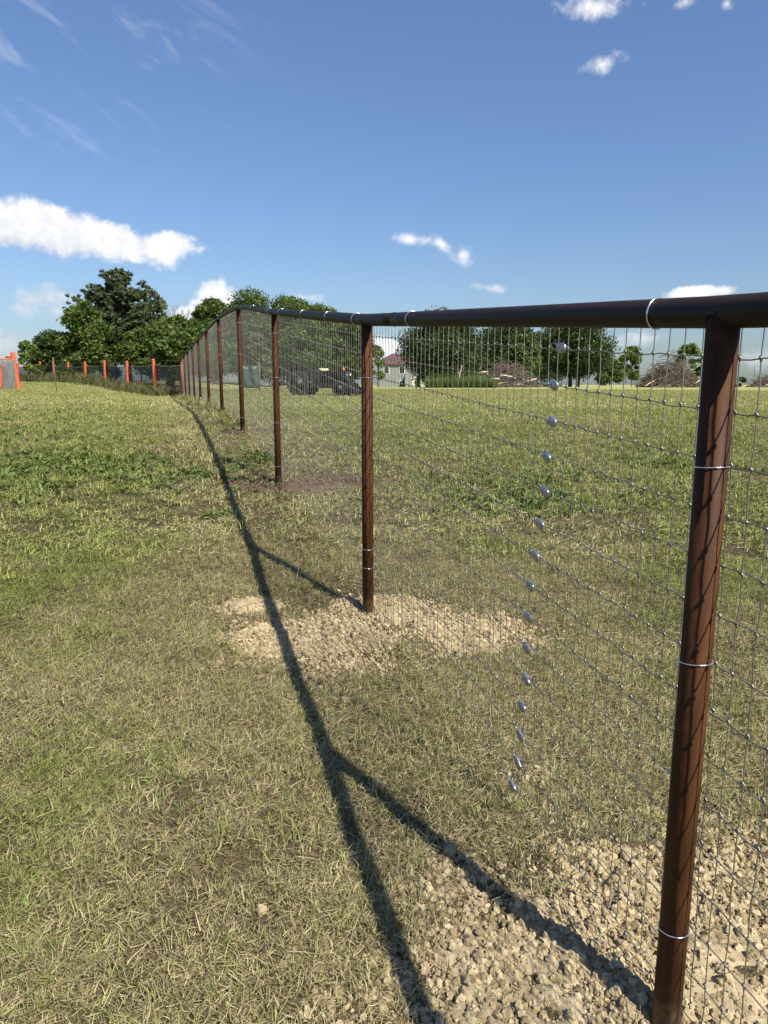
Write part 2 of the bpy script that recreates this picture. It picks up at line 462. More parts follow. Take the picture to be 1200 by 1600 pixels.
# --- grass
def grass_mat(name, greens, straws, bias):
    m, nt, b = mat_new(name); p = geo_pos(nt)
    at = N(nt, 'ShaderNodeAttribute', attribute_name='blade'); sp = N(nt, 'ShaderNodeSeparateXYZ'); L(nt, at.outputs['Vector'], sp.inputs[0])
    gr = patch_green(nt, p)
    wet = sstep(nt, M_(nt, 'ADD', M_(nt, 'ADD', M_(nt, 'MULTIPLY', gr, .62), M_(nt, 'MULTIPLY', sp.outputs[0], .95)), bias), .32, .68)
    g_ = mixc(nt, sp.outputs[1], *greens); s_ = mixc(nt, sp.outputs[1], *straws)
    c = mixc(nt, wet, s_, g_)
    c = mixc(nt, sp.outputs[2], c, (.060, .044, .026))        # old brown dead blades
    L(nt, c, b.inputs['Base Color']); b.inputs['Roughness'].default_value = .55; b.inputs['Specular IOR Level'].default_value = .3
    tr = N(nt, 'ShaderNodeBsdfTranslucent'); L(nt, c, tr.inputs[0])
    mx = N(nt, 'ShaderNodeMixShader'); mx.inputs[0].default_value = .18
    L(nt, b.outputs[0], mx.inputs[1]); L(nt, tr.outputs[0], mx.inputs[2])
    L(nt, mx.outputs[0], nt.nodes['Material Output'].inputs[0])
    return m
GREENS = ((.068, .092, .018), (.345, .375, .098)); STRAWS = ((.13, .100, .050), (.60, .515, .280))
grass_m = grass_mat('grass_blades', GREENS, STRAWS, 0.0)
far_m = grass_mat('sun_brightened_field_grass', ((.165, .185, .045), (.37, .382, .120)), ((.26, .222, .105), (.60, .53, .28)), 0.0)  # same grass, blade colours lifted to paint in the sunlit look far off
mid_m = grass_mat('part_brightened_slope_grass', ((.140, .165, .036), (.38, .395, .118)), ((.20, .165, .080), (.61, .535, .285)), 0.0)  # smaller painted lift, bridging near grass and the sunlit-coloured far grass
def clump(i, nb, rad, lmin, lmax, wid, lay, mat, seg=3):
    r = np.random.default_rng(300 + i)
    vs, fs, at = [], [], []
    roots = [(rad * math.sqrt(r.uniform(0, 1)), r.uniform(0, 6.283), r.uniform(.1, 1.0), r.uniform(.7, 1.25)) for _ in range(max(nb // 8, 3))]
    for q in range(nb):
        flat = r.uniform() < lay
        if flat:
            a = r.uniform(0, 6.283); rr = rad * math.sqrt(r.uniform(0, 1)); tuft = None
        else:
            tuft = roots[q % len(roots)]; rr, a = tuft[0], tuft[1]
        px, py = rr * math.cos(a) + (0 if flat else r.normal(0, rad * .07)), rr * math.sin(a) + (0 if flat else r.normal(0, rad * .07))
        ln = r.uniform(lmin, lmax) * (1.0 if r.uniform() > .1 else 1.5); az = r.uniform(0, 6.283)
        if tuft: ln *= tuft[3]
        th = r.uniform(.05, .25) if flat else r.uniform(.45, 1.45)      # elevation at the root
        bend = r.uniform(-.1, .25) if flat else r.uniform(.3, 1.5)
        w = wid * r.uniform(.6, 1.3); side = az + 1.5708 + r.uniform(-.4, .4)
        dx, dy = math.cos(az), math.sin(az); sx, sy = math.cos(side), math.sin(side)
        x, y, z = px, py, (r.uniform(.0, .018) if flat else -.004); b0 = len(vs)
        dry = r.uniform(0, .40) if flat else min(1, max(0, tuft[2] + r.normal(0, .22))); tone = r.uniform(0, 1); old = .9 if r.uniform() < (.22 if flat else .06) else 0.0
        curl = r.uniform(-1.1, 1.1)
        for k in range(seg + 1):
            t = k / seg; ww = w * (1 - t ** 1.6 * .92)
            vs += [(x - sx * ww / 2, y - sy * ww / 2, z), (x + sx * ww / 2, y + sy * ww / 2, z + ww * .25)]
            at += [(dry, tone * .8 + .2 * t, old)] * 2
            e = th - bend * t; st = ln / seg
            x += math.cos(e) * dx * st; y += math.cos(e) * dy * st; z += math.sin(e) * st
            z = max(z, .002); ca, sa = math.cos(curl * .4), math.sin(curl * .4); dx, dy = dx * ca - dy * sa, dx * sa + dy * ca
        for k in range(seg):
            j = b0 + 2 * k; fs.append((j, j + 1, j + 3, j + 2))
    me = np_mesh('grass_clump', vs, fs, True)
    a = me.attributes.new('blade', 'FLOAT_VECTOR', 'POINT'); a.data.foreach_set('vector', np.asarray(at, np.float32).ravel())
    me.materials.append(mat)
    return bpy.data.objects.new('grass_clump', me)
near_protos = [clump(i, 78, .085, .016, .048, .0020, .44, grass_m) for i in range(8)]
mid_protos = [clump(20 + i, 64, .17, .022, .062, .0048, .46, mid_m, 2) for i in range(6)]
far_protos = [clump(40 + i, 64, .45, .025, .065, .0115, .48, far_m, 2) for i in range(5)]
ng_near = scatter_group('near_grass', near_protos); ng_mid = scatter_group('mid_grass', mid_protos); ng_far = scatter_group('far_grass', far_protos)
def cover(n, x0, x1, y0, y1, test):
    X = rng.uniform(x0, x1, n); Y = rng.uniform(y0, y1, n)
    k = test(X, Y); return X[k], Y[k]
def put(name, ng, X, Y, smin, smax, np_, label, sink=.0, tilt=.12):
    n = len(X); Z = ground(X, Y) - sink
    rot = np.stack([rng.normal(0, tilt, n), rng.normal(0, tilt, n), rng.uniform(0, 6.283, n)], 1)
    return scatter(name, ng, np.stack([X, Y, Z], 1), rot, rng.uniform(smin, smax, n), rng.integers(0, np_, n), label, 'grass')
def thin(X, Y):
    """worn and bare spots"""
    s = any_soil(X, Y)
    bare = fbm(X * 1.7, Y * 1.7, 3, 90)
    lush = fbm(X * 3.5, Y * 3.5, 3, 95)
    pr = sm(.28, .55, lush) * .6 + .4
    pr = pr * np.where(s > .16, .035, np.where(s > .02, .22, np.where(s > -.15, .55, 1.0))) * np.where(bare > .72, .5, 1.0)
    return rng.uniform(0, 1, len(X)) < pr
RA, RB, RC = 5.2, 15.0, 48.0
X, Y = cover(36000, -4.2, 4.6, .0, RA, lambda x, y: (np.hypot(x, y) < RA) & thin(x, y) & (np.abs(x) < 1.6 + y * .75))
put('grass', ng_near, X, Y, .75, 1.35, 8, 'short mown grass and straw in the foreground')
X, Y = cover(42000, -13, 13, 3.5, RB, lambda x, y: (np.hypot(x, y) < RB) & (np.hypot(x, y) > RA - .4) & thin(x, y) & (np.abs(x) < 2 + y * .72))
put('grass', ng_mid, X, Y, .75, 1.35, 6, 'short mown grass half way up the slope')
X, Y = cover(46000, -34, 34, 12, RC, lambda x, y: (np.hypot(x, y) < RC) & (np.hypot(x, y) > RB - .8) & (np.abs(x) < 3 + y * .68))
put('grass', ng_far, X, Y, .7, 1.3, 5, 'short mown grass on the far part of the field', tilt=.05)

# --- leafy weeds in the grass
weed_m, nt, b = mat_new('broad_weed_leaf')
oi = N(nt, 'ShaderNodeObjectInfo')
cw = mixc(nt, oi.outputs['Random'], (.080, .128, .024), (.160, .215, .052))
L(nt, cw, b.inputs['Base Color']); b.inputs['Roughness'].default_value = .5
tr = N(nt, 'ShaderNodeBsdfTranslucent'); L(nt, cw, tr.inputs[0]); mx = N(nt, 'ShaderNodeMixShader'); mx.inputs[0].default_value = .3
L(nt, b.outputs[0], mx.inputs[1]); L(nt, tr.outputs[0], mx.inputs[2]); L(nt, mx.outputs[0], nt.nodes['Material Output'].inputs[0])
def weed(i):
    r = np.random.default_rng(500 + i); vs, fs = [], []
    for q in range(14):
        az = r.uniform(0, 6.283); ln = r.uniform(.05, .12); th = r.uniform(.3, 1.2); w = r.uniform(.012, .024)
        dx, dy = math.cos(az), math.sin(az); x, y, z = r.normal(0, .02), r.normal(0, .02), 0.0; b0 = len(vs)
        for k, ww in enumerate((.25, .9, 1.0, .15)):
            vs += [(x + dy * w * ww / 2, y - dx * w * ww / 2, z + .004 * ww), (x, y, z), (x - dy * w * ww / 2, y + dx * w * ww / 2, z + .004 * ww)]
            e = th - .35 * k; x += math.cos(e) * dx * ln / 3; y += math.cos(e) * dy * ln / 3; z = max(z + math.sin(e) * ln / 3, .003)
        for k in range(3):
            j = b0 + 3 * k; fs += [(j, j + 1, j + 4, j + 3), (j + 1, j + 2, j + 5, j + 4)]
    me = np_mesh('weed', vs, fs, True); me.materials.append(weed_m); return bpy.data.objects.new('weed', me)
ng_weed = scatter_group('weeds', [weed(i) for i in range(5)])
wx, wy = [], []
for (cx, cy, ax, ay, n) in [(-3.3, 7.3, .8, .7, 300), (-3.9, 6.2, .7, .4, 150), (-2.1, 7.0, .7, .5, 130), (-3.5, 3.2, .3, .2, 30), (-1.6, 2.0, .2, .15, 20), (-.75, 2.3, .15, .2, 12), (-1.0, 1.5, .15, .1, 14), (-1.35, 7.7, .3, .35, 70), (1.3, 6.6, .6, .5, 100), (-1.35, 5.6, .1, .1, 10),
                            (-3.0, 4.9, .16, .1, 16), (-5, 9, 1.2, .9, 150), (3.2, 7.5, .7, .7, 70), (-4.6, 5.2, .4, .3, 40), (2.0, 4.6, .3, .2, 12), (1.25, 5.9, .5, .3, 60), (-6, 12, 2, 1.2, 120)]:
    wx.append(rng.normal(cx, ax * .6, n)); wy.append(rng.normal(cy, ay * .6, n))
for q in range(46):                          # small clover-like tufts all over the near lawn
    cy = rng.uniform(1.0, 5.5); cx = rng.uniform(-1 - .6 * cy, fence_x(cy) - .35) if rng.uniform() < .7 else rng.uniform(fence_x(cy) + .4, 1.2 + .55 * cy)
    if any_soil(np.array([cx]), np.array([cy]))[0] < -.1:
        k = int(rng.integers(4, 12)); wx.append(rng.normal(cx, .07, k)); wy.append(rng.normal(cy, .06, k))
wx = np.concatenate(wx); wy = np.concatenate(wy)
o = put('leafy_weeds', ng_weed, wx, wy, .55, 1.05, 5, 'fresh green broad-leaved weeds in patches of the lawn', tilt=.15); o['category'] = 'weeds'
v_ = np.empty(len(wx) * 3, np.float32); a = o.data.attributes['scl']; a.data.foreach_get('vector', v_); v_ = v_.reshape(-1, 3) * np.where(wy < 5.5, .36, 1.0)[:, None]; a.data.foreach_set('vector', v_.astype(np.float32).ravel())

# ------------------------------------------------------------------ the pipe and wire fence
PR = .0302
posts = [(2.10, -3.50), (1.36, -1.03), (.635, 1.37), (-.088, 3.75), (-.995, 6.66), (-1.875, 9.47)]
top_rel = [-1.56 + 1.6, -1.53 + 1.6, .163, .354, .676, 1.0, 1.116, 1.124, 1.115, 1.106, 1.08, 1.062, 1.02]
for i in range(1, 8):
    posts.append((-1.875 + (-8.22 + 1.875) * i / 7, 9.47 + (29.4 - 9.47) * i / 7))
PN = len(posts)
px_ = np.array([p[0] for p in posts]); py_ = np.array([p[1] for p in posts]); pz_ = np.array(top_rel) + CZ
sarc = np.concatenate([[0], np.cumsum(np.hypot(np.diff(px_), np.diff(py_)))])
S1 = sarc[2]                                   # nearest visible post
def catmull(v, s):
    s = np.asarray(s, float)
    i = np.clip(np.searchsorted(sarc, s, side='right') - 1, 0, PN - 2)
    h = sarc[i + 1] - sarc[i]; t = (s - sarc[i]) / h
    m = np.gradient(v, sarc)
    if v is pz_:                                   # straight lengths with a bend at the second visible post
        ch = (v[i + 1] - v[i]) / h
        m0 = np.where((i >= 2) & (i <= 4), ch, m[i]) * h; m1 = np.where((i >= 1) & (i <= 3), np.where(i == 1, m[i + 1], ch), m[i + 1]) * h
    else:
        m0, m1 = m[i] * h, m[i + 1] * h
    return (2 * t**3 - 3 * t**2 + 1) * v[i] + (t**3 - 2 * t**2 + t) * m0 + (-2 * t**3 + 3 * t**2) * v[i + 1] + (t**3 - t**2) * m1
def rail_pt(s):
    return np.stack([catmull(px_, s), catmull(py_, s), catmull(pz_, s) - PR], -1)
FDIR = Vector((-.3135, 1.0, 0)).normalized(); FN = Vector((FDIR.y, -FDIR.x, 0))     # along, and towards the mesh side
def mesh_xy(s):
    q = rail_pt(s); off = PR + .003
    return q[..., 0] + FN.x * off, q[..., 1] + FN.y * off
ROW0 = .012                                     # top wire below the top of the rail
ROWD = .1016
def row_z(s, k): return catmull(pz_, s) - ROW0 - ROWD * k
def project(x, y, z):
    zr = z - CZ; dep = y * math.cos(PITCH) - zr * math.sin(PITCH)
    return 600 + FPX * x / dep, 800 - FPX * (y * math.sin(PITCH) + zr * math.cos(PITCH)) / dep
def solve_s(pxx, k=None, lo=S1 - .5, hi=sarc[-1]):
    ss = np.linspace(lo, hi, 20000)
    if k is None:
        q = rail_pt(ss); x, y = q[:, 0], q[:, 1]; z = q[:, 2] + PR
    else:
        x, y = mesh_xy(ss); z = row_z(ss, k)
    u, _ = project(x, y, z)
    return float(ss[np.argmin(np.abs(u - pxx))])

# painted pipe: brown primer with rust blooms, runs and scuffs
pipe_m, nt, b = mat_new('brown_primed_pipe')
p = obj_co(nt)
mp = N(nt, 'ShaderNodeMapping'); mp.inputs['Scale'].default_value = (9, 9, 1.2); L(nt, geo_pos(nt), mp.inputs[0])
st = noise(nt, mp.outputs[0], 3.0, 6, .65, .3); sp = noise(nt, geo_pos(nt), 38, 5, .7); bl = noise(nt, geo_pos(nt), 5, 3, .6)
c = mixc(nt, sstep(nt, st, .35, .7), (.044, .019, .0085), (.082, .034, .0145))
c = mixc(nt, M_(nt, 'MULTIPLY', sstep(nt, sp, .60, .78), .55), c, (.082, .036, .016))
c = mixc(nt, M_(nt, 'MULTIPLY', sstep(nt, bl, .58, .8), .5), c, (.035, .017, .012))
rust = noise(nt, geo_pos(nt), 17, 6, .72, .6)
c = mixc(nt, M_(nt, 'MULTIPLY', sstep(nt, rust, .57, .70), .6), c, (.125, .052, .020))
hg = N(nt, 'ShaderNodeAttribute', attribute_name='hgt').outputs['Fac']
mud = M_(nt, 'MULTIPLY', sstep(nt, M_(nt, 'ADD', hg, M_(nt, 'MULTIPLY', M_(nt, 'SUBTRACT', sp, .5), .20)), .12, .0), .55)
c = mixc(nt, mud, c, (.26, .20, .12))
L(nt, c, b.inputs['Base Color'])
L(nt, sstep(nt, st, .2, .8, .48, .66), b.inputs['Roughness']); b.inputs['Specular IOR Level'].default_value = .10
bump(nt, b, M_(nt, 'ADD', sp, st), .10, .003)
rail_m = simple('dark_rail_pipe', (.022, .014, .011), .55, 0, .5, 5, .1, .2)
red_m = simple('redder_primed_pipe', (.17, .045, .024), .5, 0, .3, 9, .1)
wire_m = simple('galvanised_wire', (.30, .29, .24), .48, .85, .25, 40)
tie_m = simple('bright_tie_wire', (.78, .78, .78), .28, .9, .08, 30)
zinc_m = simple('zinc_connector', (.38, .395, .43), .42, .88, .2, 60)

fence = empty('pipe_fence', (posts[2][0], posts[2][1], gz(*posts[2])))
tag(fence, 'long brown pipe fence with silver woven wire running up the slope', 'fence')
FO = Vector(fence.location)
def fpart(mb, name, mat, smooth=True, parent=fence):
    o = mb.build(name, mat, parent, smooth)
    o.matrix_parent_inverse = Matrix.Translation(-FO)
    return o
rnd = random.Random(3)
for i, (x, y) in enumerate(posts):
    m = MB(); zt = pz_[i] - PR; zb = gz(x, y) - .25
    lx, ly = (0, 0) if i < 4 else (rnd.uniform(-.01, .01), rnd.uniform(-.01, .01))
    m.tube([(x + lx, y + ly, zb), (x + lx * .4, y + ly * .4, (zb + zt) / 2), (x, y, zt)], PR if i < PN - 1 else .052, 24)
    o = fpart(m, 'post', pipe_m if i < PN - 1 else red_m)
    ha = o.data.attributes.new('hgt', 'FLOAT', 'POINT'); ha.data.foreach_set('value', [v.co.z - gz(x, y) for v in o.data.vertices])
    # coped joint: weld bead along the saddle where the post meets the rail
    wb = MB(); pts = []; rp = PR if i < PN - 1 else .052
    for q in range(33):
        a = 2 * math.pi * q / 32; off = (FDIR * math.cos(a) + FN * math.sin(a)) * (rp + .0008); pp = min(abs(off.dot(FN)), PR * .995)
        if i == PN - 1: pp = min(pp, PR * .9)
        slope = float(catmull(pz_, min(sarc[i] + .05, sarc[-1])) - catmull(pz_, max(sarc[i] - .05, 0))) / .1
        pts.append(Vector((x, y, zt - math.sqrt(PR ** 2 - pp ** 2) + off.dot(FDIR) * slope)) + off)
    wb.tube(pts, [.0026 + .0011 * math.sin(q * 5.1) * math.cos(q * 2.3) for q in range(33)], 6, False)
    wb.build('weld_bead', rail_m, o, True)
    if i == PN - 1: o['label'] = 'thicker redder corner post at the far end'
# lengths of rail butt-welded a little off the posts
J1 = solve_s(617)
joints = [sarc[0] - .3, J1 - 6.4, J1, J1 + 6.4, J1 + 12.8, J1 + 19.2, sarc[-1] + .02]
for a, c2 in zip(joints[:-1], joints[1:]):
    if c2 <= sarc[0]: continue
    a = max(a, sarc[0]); ss = np.linspace(a, min(c2, sarc[-1]), max(int((c2 - a) / .12), 3))
    m = MB(); m.tube([tuple(q) for q in rail_pt(ss)], PR, 28)
    o = fpart(m, 'top_rail', rail_m)
    if c2 < sarc[-1]:
        m = MB(); q = rail_pt(np.array([c2 - .006, c2 - .003, c2, c2 + .003, c2 + .006])); m.tube([tuple(v) for v in q], [PR - .001, PR + .0012, PR + .0018, PR + .0012, PR - .001], 28)
        w = m.build('weld_bead', rail_m, o, True)
# weld fillets where posts meet the rail
# horizontal wires, one part each
for k in range(16):
    r2 = np.random.default_rng(700 + k)
    near = np.arange(S1 - .7, S1 + 9.5, .0254); ss = np.concatenate([np.arange(sarc[1], S1 - .7, .1), near, np.arange(S1 + 9.5, sarc[-1], .25)])
    x, y = mesh_xy(ss); z = row_z(ss, k)
    jz = np.interp(ss, np.arange(0, sarc[-1] + 1, .0508), r2.normal(0, .0012, len(np.arange(0, sarc[-1] + 1, .0508))))
    wv = np.where((ss > S1 - .7) & (ss < S1 + 9.5), .0016 * np.sin(ss / .1016 * 2 * math.pi), 0) + .004 * np.sin(ss * 1.7 + k)
    z = z + jz + wv
    m = MB(); m.tube([tuple(q) for q in np.stack([x, y, z], 1)], .0014, 5)
    fpart(m, 'horizontal_wire', wire_m)
# vertical wires: shared meshes with their knots
VW = []
for v in range(8):
    r2 = random.Random(60 + v); m = MB(); pts = []
    for k in range(16):
        bx = r2.uniform(-.0022, .0022)
        pts.append(FDIR * bx + Vector((0, 0, -ROWD * k)))
        if k < 15: pts.append(FDIR * (bx + r2.uniform(-.0025, .0025)) + FN * r2.uniform(-.001, .001) + Vector((0, 0, -ROWD * (k + .5))))
    m.tube([p_ + FN * .0022 for p_ in pts], .0013, 6)
    for k in range(1, 16):
        c0 = pts[2 * k] + FN * .001
        m.tube([c0 + Vector((0, 0, .0055)) + FDIR * .002, c0 + FN * .002, c0 - Vector((0, 0, .0055)) - FDIR * .002], [.0020, .0030, .0022], 5)
        m.tube([c0 - FDIR * .005 - FN * .001, c0 + FN * .0025, c0 + FDIR * .005 - FN * .001], [.0016, .0028, .0016], 5)
    me = m.mesh('vertical_wire', True); me.materials.append(wire_m); VW.append(me)
sv = np.arange(S1 - .62, sarc[-1] - .03, .0508)
for i, s in enumerate(sv[:300]):
    x, y = mesh_xy(s)
    o = bpy.data.objects.new('vertical_wire', VW[rnd.randrange(8)]); COL.objects.link(o)
    o.parent = fence; o.location = Vector((float(x), float(y), float(row_z(s, 0)))) - FO
    o.rotation_euler = (rnd.gauss(0, .0012), rnd.gauss(0, .004), 0)
m = MB()
for s in list(sv[300:]) + list(np.arange(sarc[1], S1 - .66, .0508)):
    x, y = mesh_xy(s); z = float(row_z(s, 0)); x = float(x); y = float(y)
    m.tube([(x, y, z), (x, y, z - 15 * ROWD)], .0012, 3, False)
fpart(m, 'vertical_wires', wire_m)['kind'] = 'stuff'
# splice connectors where two rolls of wire meet
CPX = [880, 868, 865, 857, 854, 846, 839, 831, 827, 825, 825, 818, 815, 812, 803]
def connector_mesh():
    m = MB(); n = 14
    prof = [(-.0052, .72), (-.0036, .95), (0, 1.0), (.0036, .95), (.0052, .72)]
    vs = []
    for (t, sc) in prof:
        for q in range(n):
            a = 2 * math.pi * q / n
            ex = abs(math.cos(a)) ** .42 * math.copysign(1, math.cos(a)); ez = abs(math.sin(a)) ** .42 * math.copysign(1, math.sin(a))
            vs.append(FDIR * (ex * .0215 * sc) + FN * t + Vector((0, 0, ez * .0130 * sc)))
    fs = [tuple(range(n))[::-1], tuple(range(4 * n, 5 * n))]
    for r_ in range(4):
        for q in range(n): fs.append((r_ * n + q, r_ * n + (q + 1) % n, (r_ + 1) * n + (q + 1) % n, (r_ + 1) * n + q))
    m.add(vs, fs)
    m.tube([-FN * .0078 + FDIR * .006, FN * .0078 + FDIR * .006], .0030, 8)
    m.tube([FDIR * .018 + Vector((0, 0, .003)), FDIR * .036 + Vector((0, 0, .010)) - FN * .005], .0010, 5)
    return m.mesh('wire_connector', True)
cme = connector_mesh(); cme.materials.append(zinc_m)
for k, cpx in enumerate(CPX, 1):
    s = solve_s(cpx, k); x, y = mesh_xy(s); z = float(row_z(s, k))
    slope = float(row_z(s + .05, k) - row_z(s - .05, k)) / .1
    o = bpy.data.objects.new('wire_connector', cme); COL.objects.link(o); o.parent = fence
    o.location = Vector((float(x), float(y), z)) - FN * .006 - FO
    ang = math.atan(slope) + rnd.gauss(0, .12) + .25
    o.rotation_mode = 'QUATERNION'
    from mathutils import Quaternion
    o.rotation_quaternion = Quaternion(-FN, -ang) if False else Quaternion(FN, ang)
# tie wires: rings round the rail and round the posts
def ring(c, ax, r, wob, turns=1.0, rr=.0013, tilt=0.0):
    ax = Vector(ax).normalized(); u = ax.cross(Vector((0, 0, 1)) if abs(ax.z) < .9 else FN).normalized(); w = ax.cross(u); pts = []
    n = 28
    for i in range(int(n * turns) + 1):
        a = 2 * math.pi * i / n
        pts.append(Vector(c) + (u * math.cos(a) + w * math.sin(a)) * r + ax * (wob * i / n + tilt * r * math.cos(a)))
    return pts
for cpx in (1030, 645, 558, 514, 475, 440, 422, 395):
    s = solve_s(cpx); q = rail_pt(np.array([s - .02, s, s + .02])); ax = Vector(q[2]) - Vector(q[0])
    m = MB(); m.tube(ring(q[1], ax, PR + .0020, .0022, 2.0 if cpx in (1030, 645) else 1.05, .0013 if cpx > 600 else .0016, rnd.uniform(-.2, .35)), .0013 if cpx > 600 else .0019, 6)
    fpart(m, 'tie_wire', tie_m)
for i in range(2, PN - 1):
    for k in ((3, 7, 13) if i < 4 else (2, 6, 10, 14)):
        x, y = posts[i]; s = sarc[i]
        if i == 3 and k == 7: k = 12
        z = float(row_z(s, k)) + rnd.uniform(-.005, .005)
        c = Vector((x, y, z)); m = MB()
        m.tube(ring(c, (0, 0, 1), PR + .0019, 0, 1.02, .0014, rnd.uniform(-.14, .14)), .0012 if i < 4 else .0017, 6)
        if i < 4: m.tube([c + FN * (PR + .004), c + FN * (PR + .012) + FDIR * .012, c + FN * (PR + .008) + FDIR * .022 + Vector((0, 0, .012))], .0012, 5)
        fpart(m, 'tie_wire', tie_m)

# ------------------------------------------------------------------ trees
def leaf_mat(name, c1, c2, trans=.3):
    m, nt, b = mat_new(name)
    at = N(nt, 'ShaderNodeAttribute', attribute_name='tone'); n1 = noise(nt, geo_pos(nt), .9, 3, .6)
    f = M_(nt, 'ADD', M_(nt, 'MULTIPLY', at.outputs['Fac'], .6), M_(nt, 'MULTIPLY', sstep(nt, n1, .3, .7), .4))
    c = mixc(nt, f, c1, c2)
    L(nt, c, b.inputs['Base Color']); b.inputs['Roughness'].default_value = .5; b.inputs['Specular IOR Level'].default_value = .35
    tr = N(nt, 'ShaderNodeBsdfTranslucent'); L(nt, c, tr.inputs[0]); mx = N(nt, 'ShaderNodeMixShader'); mx.inputs[0].default_value = trans
    L(nt, b.outputs[0], mx.inputs[1]); L(nt, tr.outputs[0], mx.inputs[2]); L(nt, mx.outputs[0], nt.nodes['Material Output'].inputs[0])
    return m
LM = {'dark': leaf_mat('dark_leaf', (.028, .050, .012), (.080, .118, .028)),
      'mid': leaf_mat('mid_leaf', (.045, .078, .014), (.120, .168, .036)),
      'bright': leaf_mat('bright_leaf', (.070, .120, .018), (.175, .240, .046)),
      'pale': leaf_mat('pale_leaf', (.075, .095, .040), (.170, .190, .095)),
      'yellow': leaf_mat('yellow_green_leaf', (.085, .105, .022), (.190, .205, .060)),
      'pine': leaf_mat('pine_needles', (.032, .050, .018), (.088, .115, .042), .15),
      'oak': leaf_mat('oak_leaf', (.022, .040, .010), (.072, .102, .024))}
bark_m = simple('grey_brown_bark', (.10, .078, .058), .9, 0, .45, 9, .5, .2)
dead_m = simple('grey_dead_wood', (.20, .17, .145), .9, 0, .35, 8, .4, .2)
def leaves(C, size, r, elong=1.5, up=None):
    n = len(C)
    nrm = r.normal(size=(n, 3)); nrm[:, 2] += .35; nrm /= np.linalg.norm(nrm, axis=1)[:, None]
    t = np.cross(nrm, r.normal(size=(n, 3))) if up is None else up - nrm * (up * nrm).sum(1)[:, None]
    t /= np.linalg.norm(t, axis=1)[:, None] + 1e-9; bt = np.cross(nrm, t)
    s = size * r.uniform(.6, 1.4, n)[:, None]
    a = t * s * elong * .5; w = bt * s * .36
    fold = nrm * s * .12
    V = np.stack([C - a, C + w + fold, C + a, C - w + fold], 1).reshape(-1, 3)
    F = np.arange(n * 4).reshape(n, 4)
    return V, F
def crown_mesh(C, size, r, mat, elong=1.5, up=None):
    V, F = leaves(C, size, r, elong, up)
    me = np_mesh('crown', V, F)
    a = me.attributes.new('tone', 'FLOAT', 'POINT'); a.data.foreach_set('value', np.repeat(r.uniform(0, 1, len(C)), 4).astype(np.float32))
    me.materials.append(mat); return me
def tree(name, label, px, d, top_py, wpx, kind, seed, crown_low=.25, lobes=34, n=7000, leaf=.16, trunk=.16, lean=0.0, cat='tree', group=None, sparse=0.0, skew=0.0, shape='round', multi=1, gzv=None):
    n = int(n * 2.4); leaf *= .98
    r = np.random.default_rng(seed); rr = random.Random(seed)
    zr = 0; x = xat(px, d); z0 = gz(x, d) if gzv is None else gzv
    H = zat(top_py, d) - z0; W = wpx / FPX * d
    t = empty(name, (x, d, z0)); tag(t, label, cat, group)
    zc = H * (1 + crown_low) / 2; hz = H * (1 - crown_low) / 2
    cs, rs_ = [], []
    for i in range(lobes):
        for _ in range(50):
            q = r.normal(size=3); q /= np.linalg.norm(q); q *= r.uniform(.2, 1) ** .5
            if shape == 'round' and i < 7: q = np.array([(i - 3) * .21 + r.normal(0, .05), r.normal(0, .2), .97 - .05 * (i - 3) ** 2 * r.uniform(.5, 1.3)])
            if shape == 'cone':
                tt = (q[2] + 1) / 2; lim = (1.02 - tt) ** .75 * 1.05 + .05
                if math.hypot(q[0], q[1]) > lim: continue
            break
        f = r.uniform(.09, .24) * (1.15 - .3 * max(q[2], 0))
        lr = f * W * .88
        cs.append((q[0] * (W / 2 - lr * .75) + lean * (q[2] + 1) * W * .2 + skew * W * max(0, -q[2]) , q[1] * (W / 2 - lr * .75), zc + q[2] * (hz - lr * .55))); rs_.append(lr)
    cs = np.array(cs); rs_ = np.array(rs_)
    pr = rs_ ** 2.2; idx = r.choice(lobes, n, p=pr / pr.sum())
    dv = r.normal(size=(n, 3)); dv /= np.linalg.norm(dv, axis=1)[:, None]
    rad = rs_[idx] * r.uniform(.15, 1.0, n) ** .45 * (1 + r.normal(0, .16, n))
    C = cs[idx] + dv * rad[:, None] * np.array([1, 1, .78])
    C[:, 2] = np.maximum(C[:, 2], .12)
    o = link('crown', crown_mesh(C, leaf, r, LM[kind]), None, t)
    m = MB()
    for q in range(multi):
        ox = (q - (multi - 1) / 2) * W * .08
        tp = [Vector((ox * (1 + 2 * f) + lean * W * .2 * f + rr.uniform(-.02, .02) * H, rr.uniform(-.02, .02) * H * f, f * H * .8 - (.15 if f == 0 else 0))) for f in (0, .25, .5, .75, 1)]
        m.tube(tp, [trunk * H / 8 * s for s in (1.25, .9, .7, .45, .15)], 8)
    for i in range(min(lobes, 22)):
        c = Vector(cs[i]); h0 = max(min(c.z * .62, H * .6), H * .10); st = Vector((lean * W * .1, 0, h0))
        mid = st.lerp(c, .5) + Vector((rr.uniform(-.1, .1), rr.uniform(-.1, .1), .05)) * W * .3
        m.tube([st, mid, c], [trunk * H / 8 * .42, trunk * H / 8 * .24, trunk * H / 8 * .07], 5, False)
    m.build('trunk', bark_m, t, True)
    return t
